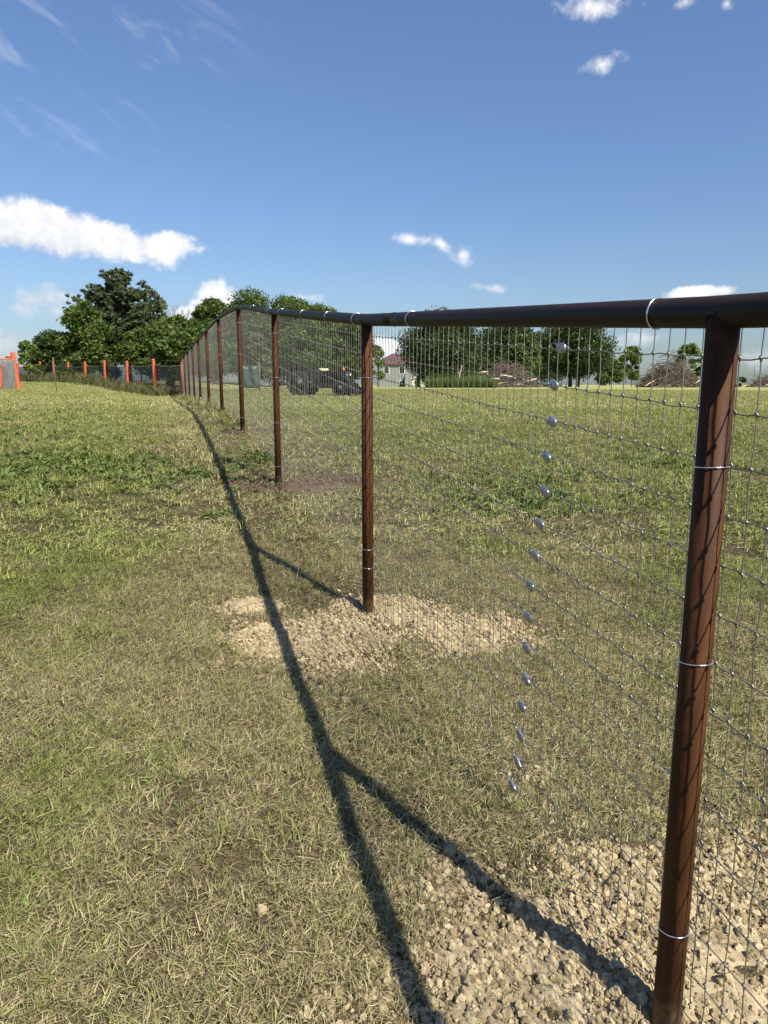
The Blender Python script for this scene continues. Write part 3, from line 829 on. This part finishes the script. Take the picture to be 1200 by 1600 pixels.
# left group behind the orange fence
tree('sapling', 'small bright green sapling left of the dark cedar', 46, 46, 534, 34, 'bright', 1, .1, 12, 700, .20, .09)
tree('cedar_tree', 'dark dense cedar with pointed top beside the bright sapling', 88, 52, 494, 84, 'dark', 2, .05, 40, 8000, .15, .13, shape='cone')
tree('leafy_tree', 'glossy leafy tree in front of the tall pine', 135, 48, 468, 84, 'mid', 3, .0, 46, 7000, .19, .12, lean=.2)
tree('understory_tree', 'dark low tree under the right side of the pine', 222, 49, 512, 62, 'mid', 21, .02, 26, 5000, .17, .1)
tree('understory_tree', 'low green tree between pine trunk and leafy tree', 172, 50, 520, 60, 'mid', 22, .02, 22, 4000, .17, .1)
tree('thin_crowned_tree', 'grey-green thin-leaved tree just right of the pine top', 246, 60, 452, 52, 'pale', 5, .25, 26, 2600, .15, .09)
tree('leafy_tree', 'mid green tree standing behind the corner of the fences', 283, 44, 492, 104, 'mid', 7, .04, 44, 8500, .16, .12)
tree('dark_tree', 'dark tree below the white cloud, right of the bare branches', 336, 58, 464, 74, 'mid', 8, .1, 34, 6500, .16, .12)
tree('tall_tree', 'tallest tree rising over the highest stretch of rail', 396, 62, 452, 122, 'mid', 9, .15, 44, 9500, .16, .14)
tree('tall_tree', 'rounded tree just right of the tallest one above the rail', 456, 63, 463, 104, 'mid', 10, .15, 38, 8000, .16, .13)
tree('tall_tree', 'lower treetop ending just left of the second post', 506, 64, 475, 92, 'mid', 11, .15, 32, 6500, .16, .13)
tree('willow_tree', 'yellowish drooping tree seen through the wire between third and fourth posts', 404, 46, 522, 44, 'yellow', 12, .1, 26, 3000, .15, .1)
tree('leafy_tree', 'green tree behind the tractor seen through the wire', 476, 52, 500, 84, 'mid', 13, .03, 40, 8500, .15, .12)
tree('leafy_tree', 'green tree left of the second post, behind the tractor front', 548, 54, 502, 78, 'mid', 14, .03, 38, 7500, .15, .12)
tree('small_tree', 'pale small tree beside the red-roofed house', 590, 105, 540, 26, 'bright', 15, .15, 16, 1300, .3, .1)
for (px, d, ty, w, sd, lab) in ((330, 68, 486, 80, 61, 'shaded tree filling the gap left of the highest rail'), (372, 70, 474, 90, 62, 'shaded tree behind the fourth post'), (430, 72, 478, 100, 63, 'shaded tree between third and fourth posts'),
                                (486, 70, 484, 100, 64, 'shaded tree left of the tractor hood'), (540, 74, 492, 96, 65, 'shaded tree just left of the second post'), (250, 66, 500, 90, 66, 'shaded tree behind the pine trunk')):
    tree('woodland_tree', lab, px, d, ty, w, 'mid' if sd % 2 else 'dark', sd, -.05, 48, 6500, .17, .12)
# the tall pine
def pine(px, d, top_py, wpx, seed):
    r = np.random.default_rng(seed); rr = random.Random(seed); x = xat(px, d); z0 = gz(x, d)
    H = zat(top_py, d) - z0; W = wpx / FPX * d
    t = empty('pine_tree', (x, d, z0)); tag(t, 'tall dark pine with clumped needles and bare grey lower trunk', 'tree')
    m = MB(); tr = [Vector((-.035 * H * f ** 2 * 2.2, 0, f * H * .97 - (.2 if f == 0 else 0))) for f in (0, .2, .4, .6, .8, 1)]
    m.tube(tr, [.19, .16, .13, .10, .06, .02], 10)
    C, U = [], []
    for i in range(100):
        f = .26 + .74 * (i + r.uniform(0, 1)) / 100
        prof = min(1, (1.04 - f) / .55) ** .8 * (1 if f > .38 else .72)
        a = r.uniform(0, 6.283); ln = W / 2 * prof * r.uniform(.55, 1.05) + .12
        if math.cos(a) < 0 and f < .6: ln *= 1.15
        b0 = Vector((-.035 * H * f ** 2 * 2.2, 0, f * H * .95)); rise = r.uniform(.05, .5) * ln
        e = b0 + Vector((math.cos(a) * ln, math.sin(a) * ln, rise)); md = b0.lerp(e, .5) - Vector((0, 0, .10 * ln))
        m.tube([b0, md, e], [.035 + .03 * (1 - f), .025, .008], 5, False)
        for q in range(int(5 + ln * 6)):                      # tufts toward the ends
            tt = r.uniform(.35, 1.05); c = (b0.lerp(md, tt * 2) if tt < .5 else md.lerp(e, tt * 2 - 1)) + Vector(r.normal(0, .13, 3)) * (.6 + ln * .35)
            k = 26; dirs = r.normal(size=(k, 3)); dirs[:, 2] = np.abs(dirs[:, 2]) * .9 + .1; dirs /= np.linalg.norm(dirs, axis=1)[:, None]
            C.append(np.array(c) + dirs * .13); U.append(dirs)
    C = np.concatenate(C); U = np.concatenate(U)
    link('crown', crown_mesh(C, .105, r, LM['pine'], 2.9, U), None, t)
    m.build('trunk', bark_m, t, True)
pine(204, 52, 419, 138, 4)
# bare tree
def bare(px, d, top_py, wpx, seed, label):
    rr = random.Random(seed); x = xat(px, d); z0 = gz(x, d); H = zat(top_py, d) - z0; W = wpx / FPX * d
    t = empty('bare_tree', (x, d, z0)); tag(t, label, 'tree'); m = MB(); b2 = MB()
    m.tube([(0, 0, -.2), (.05, 0, H * .3), (-.03, .05, H * .6)], [.13, .10, .06], 8)
    def grow(p, dr, ln, rad, lev):
        e = p + dr * ln; md = p.lerp(e, .5) + Vector((rr.uniform(-1, 1), rr.uniform(-1, 1), 0)) * ln * .07
        b2.tube([p, md, e], [rad, rad * .8, rad * .55], 4, False)
        if lev == 0: return
        for q in range(3):
            nd = (dr + Vector((rr.uniform(-.7, .7), rr.uniform(-.7, .7), rr.uniform(-.2, .5)))).normalized()
            grow(p.lerp(e, rr.uniform(.5, 1)), nd, ln * rr.uniform(.5, .75), rad * .55, lev - 1)
    for q in range(9):
        f = rr.uniform(.4, .62); grow(Vector((0, 0, H * f)), Vector((rr.uniform(-.6, .6), rr.uniform(-.6, .6), rr.uniform(.6, 1))).normalized(), H * .2, .035, 3)
    m.build('trunk', dead_m, t, True); b2.build('branches', dead_m, t, True)
bare(283, 58, 466, 46, 6, 'leafless grey tree with fine bare branches below the cloud')
# right group
tree('thicket', 'dark thicket behind the tall green grass', 735, 78, 520, 110, 'oak', 71, -.08, 50, 6000, .19, .1)
tree('thicket', 'dark thicket behind the right end of the log-strewn brush pile', 840, 84, 518, 110, 'oak', 72, -.08, 50, 6000, .20, .1)
tree('broad_tree', 'broad dark tree right of the red-roofed house', 692, 72, 483, 140, 'oak', 15, -.04, 70, 14000, .18, .16)
tree('broad_tree', 'dark tree behind the log-strewn brush pile', 794, 80, 498, 134, 'oak', 16, -.05, 64, 11000, .20, .16)
tree('small_tree', 'lighter small tree between two dark broad trees', 815, 66, 522, 62, 'mid', 26, .02, 30, 4000, .17, .1)
tree('oak_tree', 'round dark oak with forked trunk showing below its crown', 896, 70, 490, 128, 'oak', 17, .07, 64, 12500, .18, .2, multi=2)
tree('bush', 'low dark bush at the right foot of the oak', 953, 74, 560, 54, 'mid', 18, -.05, 18, 1800, .2, .08, cat='bush')
tree('small_tree', 'bright young tree left of the big brush heap', 986, 76, 540, 40, 'bright', 19, .1, 18, 1500, .2, .08)
tree('small_tree', 'bright young tree behind the right side of the big brush heap', 1074, 76, 537, 44, 'bright', 20, .1, 18, 1700, .2, .08)
tree('bush', 'green bush at the right edge of the big brush heap', 1098, 70, 570, 30, 'mid', 30, -.05, 12, 900, .2, .06, cat='bush')
tree('bush', 'tiny bush on the horizon right of the nearest post', 1158, 90, 590, 18, 'mid', 31, -.05, 8, 400, .25, .05, cat='bush')
tree('bush', 'dark bush at the weedy foot of the orange fence, right of the thin stake', 106, 43.5, 575, 30, 'dark', 32, -.05, 14, 1300, .12, .05, cat='bush')
tree('bush', 'olive bush among dry weeds between the two leftmost short orange posts', 64, 49, 571, 26, 'mid', 33, -.05, 12, 1000, .14, .05, cat='bush')
tree('bush', 'straggly bush against the corner post of the pipe fence', 272, 31.5, 572, 22, 'mid', 34, -.05, 12, 900, .10, .04, cat='bush')

# ------------------------------------------------------------------ orange-posted fence with dark screen
orange_m = simple('orange_paint', (.46, .095, .036), .6, 0, .22, 5, .15)
screen_m, nt, b = mat_new('dark_shade_screen')
b.inputs['Base Color'].default_value = (.020, .026, .026, 1); b.inputs['Roughness'].default_value = .7
tp = N(nt, 'ShaderNodeBsdfTransparent'); mx = N(nt, 'ShaderNodeMixShader'); L(nt, sstep(nt, noise(nt, geo_pos(nt), 2.2, 4, .6), .3, .7, .62, .85), mx.inputs[0])
L(nt, tp.outputs[0], mx.inputs[1]); L(nt, b.outputs[0], mx.inputs[2]); L(nt, mx.outputs[0], nt.nodes['Material Output'].inputs[0])
A = Vector((-10.5, 33.0)); Bp = Vector((-28.3, 56.0)); stepv = (Bp - A) / 8
of = empty('orange_post_fence', (A.x, A.y, gz(A.x, A.y))); tag(of, 'fence of orange posts carrying a dark see-through screen below the pine', 'fence')
OF = Vector(of.location)
tops = []
tpy = [561, 564, 563, 565, 566, 565, 565, 567, 568, 568, 568]
for k in range(0, 11):
    q = A + stepv * k; z0 = gz(q.x, q.y); zt = zat(tpy[k], q.y); lx = rnd.uniform(-.05, .05)
    m = MB(); w = .075
    m.tube([(q.x + lx, q.y, z0 - .2), (q.x, q.y, zt - .03), (q.x, q.y, zt)], [w, w * .97, w * .8], 10)
    o = m.build('post', orange_m, of, False); o.matrix_parent_inverse = Matrix.Translation(-OF)
    tops.append((q, z0, zt))
ends = [(Vector((-8.22, 29.4)), gz(-8.22, 29.4), 1.02 + CZ)] + tops
for (q0, z0, t0), (q1, z1, t1) in zip(ends[:-1], ends[1:]):
    V, F = [], []; nu, nv = 14, 5
    ph = rnd.uniform(0, 6)
    for j in range(nv + 1):
        for i in range(nu + 1):
            u = i / nu; v = j / nv; q = q0.lerp(q1, u)
            ta = (t0 + (t1 - t0) * u) - .27 - .05 * math.sin(math.pi * u); ba = (z0 + (z1 - z0) * u) + .02
            V.append((q.x + .04 * math.sin(u * 9 + ph) * math.sin(v * 4), q.y + .04 * math.cos(u * 7 + v * 3 + ph) + .1, ba + (ta - ba) * v))
    for j in range(nv):
        for i in range(nu):
            a = j * (nu + 1) + i; F.append((a, a + 1, a + nu + 2, a + nu + 1))
    o = link('screen_panel', np_mesh('screen_panel', V, F, True), screen_m, of); o.matrix_parent_inverse = Matrix.Translation(-OF)
    m = MB(); m.tube([(q0.x, q0.y + .08, t0 - .265), ((q0.x + q1.x) / 2, (q0.y + q1.y) / 2 + .08, (t0 + t1) / 2 - .31), (q1.x, q1.y + .08, t1 - .265)], .016, 5)
    o = m.build('top_wire', wire_m, of, True); o.matrix_parent_inverse = Matrix.Translation(-OF)
    m = MB(); m.tube([(q0.x, q0.y - .09, t0 - .06), ((q0.x + q1.x) / 2, (q0.y + q1.y) / 2 - .09, (t0 + t1) / 2 - .10), (q1.x, q1.y - .09, t1 - .06)], .007, 4)
    o = m.build('strand_wire', bark_m, of, True); o.matrix_parent_inverse = Matrix.Translation(-OF)
# orange corner brace at the left edge
d = 30.0; x = xat(24, d); z0 = gz(x, d)
cb = empty('corner_brace', (x, d, z0)); tag(cb, 'orange corner post with a cross rail at the left edge', 'fence')
zt = zat(550, d) - z0
m = MB(); m.tube([(.13, 0, -.3), (.0, 0, zt - .03), (0, 0, zt)], [.10, .085, .075], 12); m.build('post', orange_m, cb)
m = MB(); zr = zat(561, d) - z0; m.tube([(-2.6, .1, zr + .02), (0, -.09, zr)], .032, 8); m.build('cross_rail', orange_m, cb, True)
m = MB(); zr = zat(558, d) - z0; m.tube([(-.32, .05, zr), (0, .05, zr)], .05, 8); m.build('rail_stub', orange_m, cb, True)
m = MB(); m.tube([(-.72, .2, -.2), (-.70, .2, zat(573, d) - z0), (-.70, .2, zat(572, d) - z0)], [.10, .095, .08], 10); m.build('short_post', orange_m, cb)
# roll of chain link wire leaning there
x = xat(13, 29.2); z0 = gz(x, 29.2)
rl = empty('chain_link_roll', (x, 29.2, z0)); tag(rl, 'grey roll of chain link wire standing against the orange corner post', 'wire roll')
chain_m = simple('weathered_chain_link', (.30, .305, .31), .5, .5, .3, 20)
for lay, rad in enumerate((.24, .15)):
    m = MB(); nW = 15 - lay * 5; Hh = zat(562, 29.2) - z0
    for sgn in (-1, 1):
        for q in range(nW):
            pts = []
            for i in range(15):
                f = i / 14; a = 2 * math.pi * q / nW + sgn * f * Hh / rad * .8
                rr_ = rad * (1 + .06 * math.sin(3 * a))
                pts.append((rr_ * math.cos(a) + .05 * f, rr_ * math.sin(a), f * Hh))
            m.tube(pts, .0085, 3, False)
    m.build('wire_lattice', chain_m, rl, True)
# thin stake
x = xat(88, 30.0); z0 = gz(x, 30)
m = MB(); m.tube([(0, 0, -.2), (-.02, 0, .7), (-.05, 0, zat(558, 30) - z0)], [.016, .017, .03], 6)
st_o = m.build('steel_stake', simple('rusty_steel', (.14, .08, .055), .8, 0, .3, 12), None, True, loc=(x, 30, z0)); tag(st_o, 'thin rusty stake standing alone in front of the orange fence', 'stake')

# tall weeds: dry along the orange fence, green by the brush pile
tall_dry = grass_mat('tall_dry_weeds', ((.06, .075, .022), (.15, .16, .055)), ((.20, .15, .085), (.38, .30, .18)), .0)
tall_green = grass_mat('tall_green_grass', ((.065, .115, .020), (.14, .20, .045)), ((.14, .16, .05), (.22, .22, .09)), .45)
ng_td = scatter_group('tall_dry', [clump(80 + i, 34, .25, .25, .75, .020, .12, tall_dry, 3) for i in range(4)])
ng_tg = scatter_group('tall_green', [clump(90 + i, 40, .3, .7, 1.3, .035, .02, tall_green, 3) for i in range(4)])
u = rng.uniform(-.9, 9.5, 900); off = np.abs(rng.normal(0, .55, 900)) - .1
nrm = Vector((stepv.y, -stepv.x)).normalized()
if nrm.y > 0: nrm = -nrm
X = A.x + stepv.x * u + nrm.x * off; Y = A.y + stepv.y * u + nrm.y * off
put('tall_weeds', ng_td, X, Y, .5, 1.1, 4, 'tall dry weeds along the foot of the orange fence', tilt=.15)['category'] = 'weeds'
X = rng.uniform(xat(668, 60), xat(768, 60), 520); Y = rng.uniform(57.5, 61, 520)
sc_ = .75 + .35 * np.sin((X - X.min()) / (X.max() - X.min()) * math.pi)
o = put('tall_grass', ng_tg, X, Y, .55, .95, 4, 'tall green grass growing left of the log-strewn brush pile', tilt=.1)
# longer grass along the foot of the pipe fence
ss = rng.uniform(S1 + 8.5, sarc[-1], 420); q = rail_pt(ss)
put('fence_line_grass', scatter_group('fence_line', [clump(110 + i, 40, .14, .06, .2, .010, .1, grass_m, 3) for i in range(4)]), q[:, 0] + rng.normal(0, .15, 420), q[:, 1] + rng.normal(0, .1, 420), .6, 1.2, 4, 'longer grass left standing under the far half of the pipe fence', tilt=.12)

# ------------------------------------------------------------------ brush piles
stick_m = simple('grey_brown_sticks', (.150, .115, .090), .9, 0, .5, 3, .3, .2)
log_m = simple('pale_cut_logs', (.48, .37, .26), .85, 0, .35, 6, .3, .2)
def brush(px0, px1, d, top_py, seed, label, n, logs):
    rr = random.Random(seed); x0, x1 = xat(px0, d), xat(px1, d); cx = (x0 + x1) / 2; W = (x1 - x0) / 2; z0 = gz(cx, d); H = zat(top_py, d) - z0
    t = empty('brush_pile', (cx, d, z0)); tag(t, label, 'brush pile')
    m = MB()
    for i in range(n):
        a = rr.uniform(0, 6.283); f = math.sqrt(rr.random()); hx = math.cos(a) * f; hy = math.sin(a) * f
        env = max(0, 1 - f ** 1.7) * H * (1 + .25 * math.sin(a * 3 + seed)); z = env * rr.uniform(.35, .97) + .05
        az = rr.uniform(0, 6.283); el = rr.gauss(.1, .38); ln = rr.uniform(.5, 1.7) * min(1, W / 2.2)
        dv = Vector((math.cos(az) * math.cos(el), math.sin(az) * math.cos(el), math.sin(el))); c = Vector((hx * W * .93, hy * W * .7, z))
        bend = Vector((rr.uniform(-1, 1), rr.uniform(-1, 1), rr.uniform(-.5, 1))) * ln * .12; r_ = rr.uniform(.008, .034)
        p0, p1 = c - dv * ln / 2, c + dv * ln / 2
        p0.z = max(p0.z, .02); p1.z = max(p1.z, .02)
        m.tube([p0, c + bend, p1], [r_, r_ * .8, r_ * .35], 4, False)
    m.build('branches', stick_m, t, True)['kind'] = 'stuff'
    for (u, v, ln, r_, az, el) in logs:
        m = MB(); c = Vector((u * W, -W * .55, v * H)); dv = Vector((math.cos(az) * math.cos(el), math.sin(az) * math.cos(el), math.sin(el)))
        m.tube([c - dv * ln / 2, c + Vector((0, 0, .04)), c + dv * ln / 2], [r_, r_ * .95, r_ * .85], 9); m.build('log', log_m, t, True)
brush(736, 846, 62, 564, 41, 'brush pile with pale cut logs beside the tall green grass', 900,
      [(-.7, .10, 1.2, .09, .2, .05), (-.45, .30, 1.0, .08, -.3, .1), (-.1, .42, 1.1, .07, .3, -.1), (-.75, .55, .9, .07, .1, .15), (.5, .22, 1.5, .06, -.2, .3), (.25, .1, 1.1, .07, .4, .0), (-.2, .15, .9, .08, .6, .12)])
brush(998, 1094, 62, 556, 42, 'large heap of grey dead branches right of the oak', 1300, [(.72, .2, 1.0, .06, .3, .5), (-.85, .12, 1.1, .05, .5, .4)])
brush(1172, 1250, 64, 580, 43, 'dark low heap of branches cut off by the right edge', 500, [(-.5, .2, 1.0, .07, .2, .3), (-.2, .5, .8, .06, -.3, .2)])
m = MB(); x = xat(1177, 63); z0 = gz(x, 63); m.tube([(0, 0, -.2), (.01, 0, 1.4), (.03, 0, zat(556, 63) - z0)], .035, 8)
tag(m.build('steel_pole', wire_m, None, True, loc=(x, 63, z0)), 'thin steel pole standing left of the low brush heap', 'pole')
# dead snag poking out of the tall grass
m = MB(); x = xat(716, 59); z0 = gz(x, 59)
m.tube([(0, 0, 0), (.08, 0, .9), (.30, 0, 1.8)], [.07, .05, .02], 6); m.tube([(.1, 0, .95), (-.1, .1, 1.5)], [.04, .015], 5)
tag(m.build('dead_snag', log_m, None, True, loc=(x, 59, z0)), 'bleached dead stump sticking out of the tall green grass', 'stump')

# ------------------------------------------------------------------ house, shed
wall_m = simple('grey_green_siding', (.20, .215, .19), .8, 0, .08, 2)
roof_m = simple('dull_red_roof', (.105, .048, .045), .75, 0, .25, 3)
glass_m = simple('dark_window_glass', (.03, .035, .04), .12, 0, .1, 2); trim_m = simple('white_trim', (.7, .7, .68), .6, 0, .05, 3)
hd = 150.0; hx0 = xat(589, hd); zb = gz(0, hd); hw, hdp = 12.0, 9.0
house = empty('house', (hx0 + hw / 2, hd + hdp / 2, zb)); tag(house, 'two-storey grey-green house with dull red hip roof', 'house')
eave = zat(568, hd) - zb; peak = zat(551, hd) - zb
m = MB(); m.box((0, 0, eave / 2), (hw, hdp, eave)); m.build('wall', wall_m, house)
m = MB(); o_ = .45; a, c = hw / 2 + o_, hdp / 2 + o_
m.add([(-a, -c, eave), (a, -c, eave), (a, c, eave), (-a, c, eave), (-a + 3.6, 0, peak), (a - 3.6, 0, peak), (-a, -c, eave - .22), (a, -c, eave - .22), (a, c, eave - .22), (-a, c, eave - .22)],
      [(0, 1, 5, 4), (1, 2, 5), (2, 3, 4, 5), (3, 0, 4), (6, 7, 1, 0), (7, 8, 2, 1), (8, 9, 3, 2), (9, 6, 0, 3), (9, 8, 7, 6)]); m.build('roof', roof_m, house)
def hwin(u, v, w, h):
    f = MB(); f.box((u, -hdp / 2 - .03, v), (w + .2, .06, h + .2)); fo = f.build('window', trim_m, house)
    g_ = MB(); g_.box((u, -hdp / 2 - .07, v), (w, .04, h)); g_.build('pane', glass_m, fo)
hwin(-hw / 2 + 2.0, eave - 1.35, .95, 1.3); hwin(-hw / 2 + 5.2, eave - 1.35, .95, 1.3); hwin(-hw / 2 + 5.2, eave - 4.2, .95, 1.4)
m = MB(); m.box((hw / 2 - 6.2 + 1.5, -hdp / 2 - 1.5, eave * .29), (3.2, 3.0, eave * .58)); m.build('porch', wall_m, house)
cream_m = simple('cream_painted_wall', (.60, .54, .42), .7, 0, .08, 2)
sx = xat(668, 100); zb = gz(sx, 100); shed = empty('shed', (sx, 101.5, zb)); tag(shed, 'low cream building behind the tall green grass', 'shed')
e_ = zat(592, 100) - zb; pk = zat(581, 100) - zb; w2 = (xat(694, 100) - xat(646, 100)) / 2
m = MB(); m.add([(-w2, 0, 0), (w2, 0, 0), (w2, 0, pk), (-w2, 0, e_), (-w2, 3, 0), (w2, 3, 0), (w2, 3, pk), (-w2, 3, e_)], [(0, 1, 2, 3), (5, 4, 7, 6), (1, 5, 6, 2), (4, 0, 3, 7), (3, 2, 6, 7), (4, 5, 1, 0)]); m.build('wall', cream_m, shed)
m = MB(); m.add([(-w2 - .15, -.2, e_ + .01), (w2 + .15, -.2, pk + .03), (w2 + .15, 3.2, pk + .03), (-w2 - .15, 3.2, e_ + .01), (-w2 - .15, -.2, e_ + .09), (w2 + .15, -.2, pk + .11), (w2 + .15, 3.2, pk + .11), (-w2 - .15, 3.2, e_ + .09)],
      [(3, 2, 1, 0), (4, 5, 6, 7), (0, 1, 5, 4), (1, 2, 6, 5), (2, 3, 7, 6), (3, 0, 4, 7)]); m.build('roof', cream_m, shed)
m = MB(); m.box((-w2 + .75, -.03, e_ * .45), (.5, .06, e_ * .55)); m.build('door', glass_m, shed)
tree('shrub', 'dark shrub hanging in front of the cream building', 657, 92, 588, 20, 'oak', 35, -.05, 9, 500, .22, .05, cat='bush')

# ------------------------------------------------------------------ teal tarp on stakes behind the wire
tarp_m = simple('teal_tarp', (.012, .050, .038), .5, 0, .3, 3)
x = xat(390, 40); z0 = gz(x, 40); tt = empty('teal_tarp', (x, 40, z0)); tag(tt, 'teal tarp hung low between the trees behind the wire', 'tarp')
V, F = [], []
for j in range(7):
    for i in range(13): V.append(((i / 12 - .5) * 1.1, .08 * math.sin(i * 1.1 + j * .4), .2 + 1.3 * j / 6 - .1 * math.sin(math.pi * i / 12) * j / 6))
for j in range(6):
    for i in range(12): a = j * 13 + i; F.append((a, a + 1, a + 14, a + 13))
sh = link('sheet', np_mesh('sheet', V, F, True), tarp_m, tt)
md = sh.modifiers.new('thick', 'SOLIDIFY'); md.thickness = .01
for sgn in (-1, 1):
    m = MB(); m.tube([(sgn * .56, 0, -.1), (sgn * .56, 0, 1.6)], .03, 7); m.build('stake', dead_m, tt, True)

# ------------------------------------------------------------------ tractor parked behind the wire
black_m = simple('black_tractor_paint', (.014, .014, .014), .55, 0, .3, 4, 0, .2); tyre_m = simple('tyre_rubber', (.014, .0135, .013), .9, 0, .3, 9, .2)
yel_m = simple('yellow_decal', (.62, .50, .06), .5, 0, .1, 5); wht_m = simple('white_lamp', (.75, .75, .74), .3, 0, .05, 5); org_m = simple('orange_beacon', (.6, .2, .04), .4, 0, .1, 5)
rim_m = simple('grey_rim', (.045, .045, .048), .5, .2, .2, 5)
td = 31.5; tx = xat(508, td); z0 = gz(tx, td)
tr = empty('tractor', (tx, td, z0), R(-14)); tr.scale = (.86, .86, .9); tag(tr, 'black tractor with big ribbed rear tyres seen through the wire', 'tractor')
def wheel(x, y, rad, wid, lugs):
    w = MB(); n = 28
    prof = [(-.5, .62), (-.5, .90), (-.36, .985), (0, 1.0), (.36, .985), (.5, .90), (.5, .62)]
    vs = []; 
    for (t, q) in prof:
        for i in range(n): a = 2 * math.pi * i / n; vs.append((math.cos(a) * rad * q, t * wid, math.sin(a) * rad * q))
    fs = []
    for j in range(len(prof) - 1):
        for i in range(n): fs.append((j * n + i, j * n + (i + 1) % n, (j + 1) * n + (i + 1) % n, (j + 1) * n + i))
    w.add(vs, fs)
    for i in range(lugs):
        a = 2 * math.pi * i / lugs
        for sgn in (-1, 1):
            mt = Matrix.Rotation(-a - sgn * .1, 4, 'Y') @ Matrix.Rotation(sgn * .6, 4, 'X')
            w.box((math.cos(a + sgn * .1) * rad, sgn * wid * .22, math.sin(a + sgn * .1) * rad), (.06, wid * .5, .05), mt.to_3x3())
    o = w.build('wheel', tyre_m, tr, False, loc=(x, y, rad)); 
    r2 = MB(); r2.tube([(0, -wid * .40, 0), (0, -wid * .30, 0), (0, wid * .30, 0), (0, wid * .40, 0)], [rad * .62, rad * .5, rad * .5, rad * .62], 20)
    r2.tube([(0, -wid * .46, 0), (0, wid * .46, 0)], rad * .16, 12); r2.build('rim', rim_m, o, True)
wheel(-1.15, -.62, .60, .46, 16); wheel(-1.15, .62, .60, .46, 16); wheel(.95, -.58, .36, .28, 12); wheel(.95, .58, .36, .28, 12)
m = MB(); m.box((-.05, 0, .55), (2.5, .46, .34)); m.box((-.95, 0, .78), (.7, .8, .4)); m.build('chassis', black_m, tr, bevel=.03)
hm = MB(); hm.box((.55, 0, .96), (1.35, .66, .46)); hood = hm.build('hood', black_m, tr, bevel=.06)
m = MB(); m.box((.20, 0, 1.205), (.62, .60, .05)); m.build('decal_panel', yel_m, hood, bevel=.008)
m = MB(); m.box((-.05, 0, 1.265), (.36, .44, .07)); m.build('white_panel', wht_m, hood, bevel=.01)
for sgn in (-1, 1):
    m = MB(); m.tube([(-1.7, sgn * .62, .9), (-1.55, sgn * .62, 1.28), (-1.1, sgn * .62, 1.38), (-.62, sgn * .62, 1.22), (-.5, sgn * .62, .95)], .05, 6); m.box((-1.1, sgn * .62, 1.34), (.85, .42, .05)); m.build('fender', black_m, tr)
m = MB(); m.box((-.95, 0, 1.05), (.5, .5, .14)); m.box((-1.2, 0, 1.32), (.12, .5, .5)); m.build('seat', black_m, tr, bevel=.03)
m = MB(); m.tube([(-1.45, -.45, 1.0), (-1.5, -.45, 1.95), (-1.5, .45, 1.95), (-1.45, .45, 1.0)], .035, 8); m.build('roll_bar', black_m, tr, True)
m = MB(); m.tube([(-.35, 0, 1.0), (-.5, 0, 1.35)], .025, 7); m.tube([Vector((-.5, 0, 1.35)) + Vector((.06 * math.sin(a), .19 * math.cos(a), .19 * math.sin(a) * .5)) for a in np.linspace(0, 6.283, 17)], .018, 6); m.build('steering_wheel', black_m, tr, True)
m = MB(); m.tube([(.75, .2, 1.15), (.75, .2, 1.55)], .035, 8); m.build('exhaust', black_m, tr, True)
ld = MB()
for sgn in (-1, 1): ld.tube([(-.1, sgn * .48, 1.0), (.6, sgn * .48, 1.25), (1.35, sgn * .48, .75), (1.55, sgn * .48, .4)], .055, 6)
ld.tube([(1.35, -.48, .75), (1.35, .48, .75)], .04, 6); ld.build('loader_arms', black_m, tr, True)
m = MB(); m.add([(1.5, -.75, .1), (1.5, .75, .1), (1.95, .75, .08), (1.95, -.75, .08), (1.45, -.75, .62), (1.45, .75, .62)], [(0, 1, 2, 3), (1, 0, 4, 5), (0, 3, 4), (1, 5, 2)]); bo = m.build('loader_bucket', black_m, tr); bo.modifiers.new('t', 'SOLIDIFY').thickness = .03
for y_, z_ in ((-.26, .98), (.26, 1.02)):
    m = MB(); m.tube([(1.20, y_, z_), (1.27, y_, z_), (1.29, y_, z_)], [.07, .085, .06], 12); m.build('headlight', wht_m, tr, True)
m = MB(); m.tube([(1.05, -.2, 1.19), (1.05, -.2, 1.27), (1.05, -.2, 1.34), (1.05, -.2, 1.36)], [.06, .06, .045, .01], 10); m.build('beacon', org_m, tr, True)
m = MB(); m.tube([(1.30, -.36, .45), (1.30, -.36, 1.1), (1.30, .36, 1.1), (1.30, .36, .45)], .025, 6); m.tube([(1.30, -.36, .8), (1.30, .36, .8)], .02, 6); m.build('front_guard', rim_m, tr, True)

# ------------------------------------------------------------------ lone clods lying on the grass
for (cx, cy, s, lab) in ((-.165, 2.80, .024, 'lone pale clod on the grass just before the second heap'), (-.245, 2.78, .012, 'small pale crumb left of the lone clod'),
                         (.20, 1.93, .030, 'fist-sized clod at the grassy edge of the nearest heap'), (-.33, 1.70, .018, 'whitish stone in the grass left of the rail shadow')):
    me = clod_mesh(int(cx * 100) % 7); me.materials.append(clod_pale)
    o = link('clod', me, None, None, (cx, cy, gz(cx, cy) + s * .5)); o.scale = (s, s, s); tag(o, lab, 'clod')
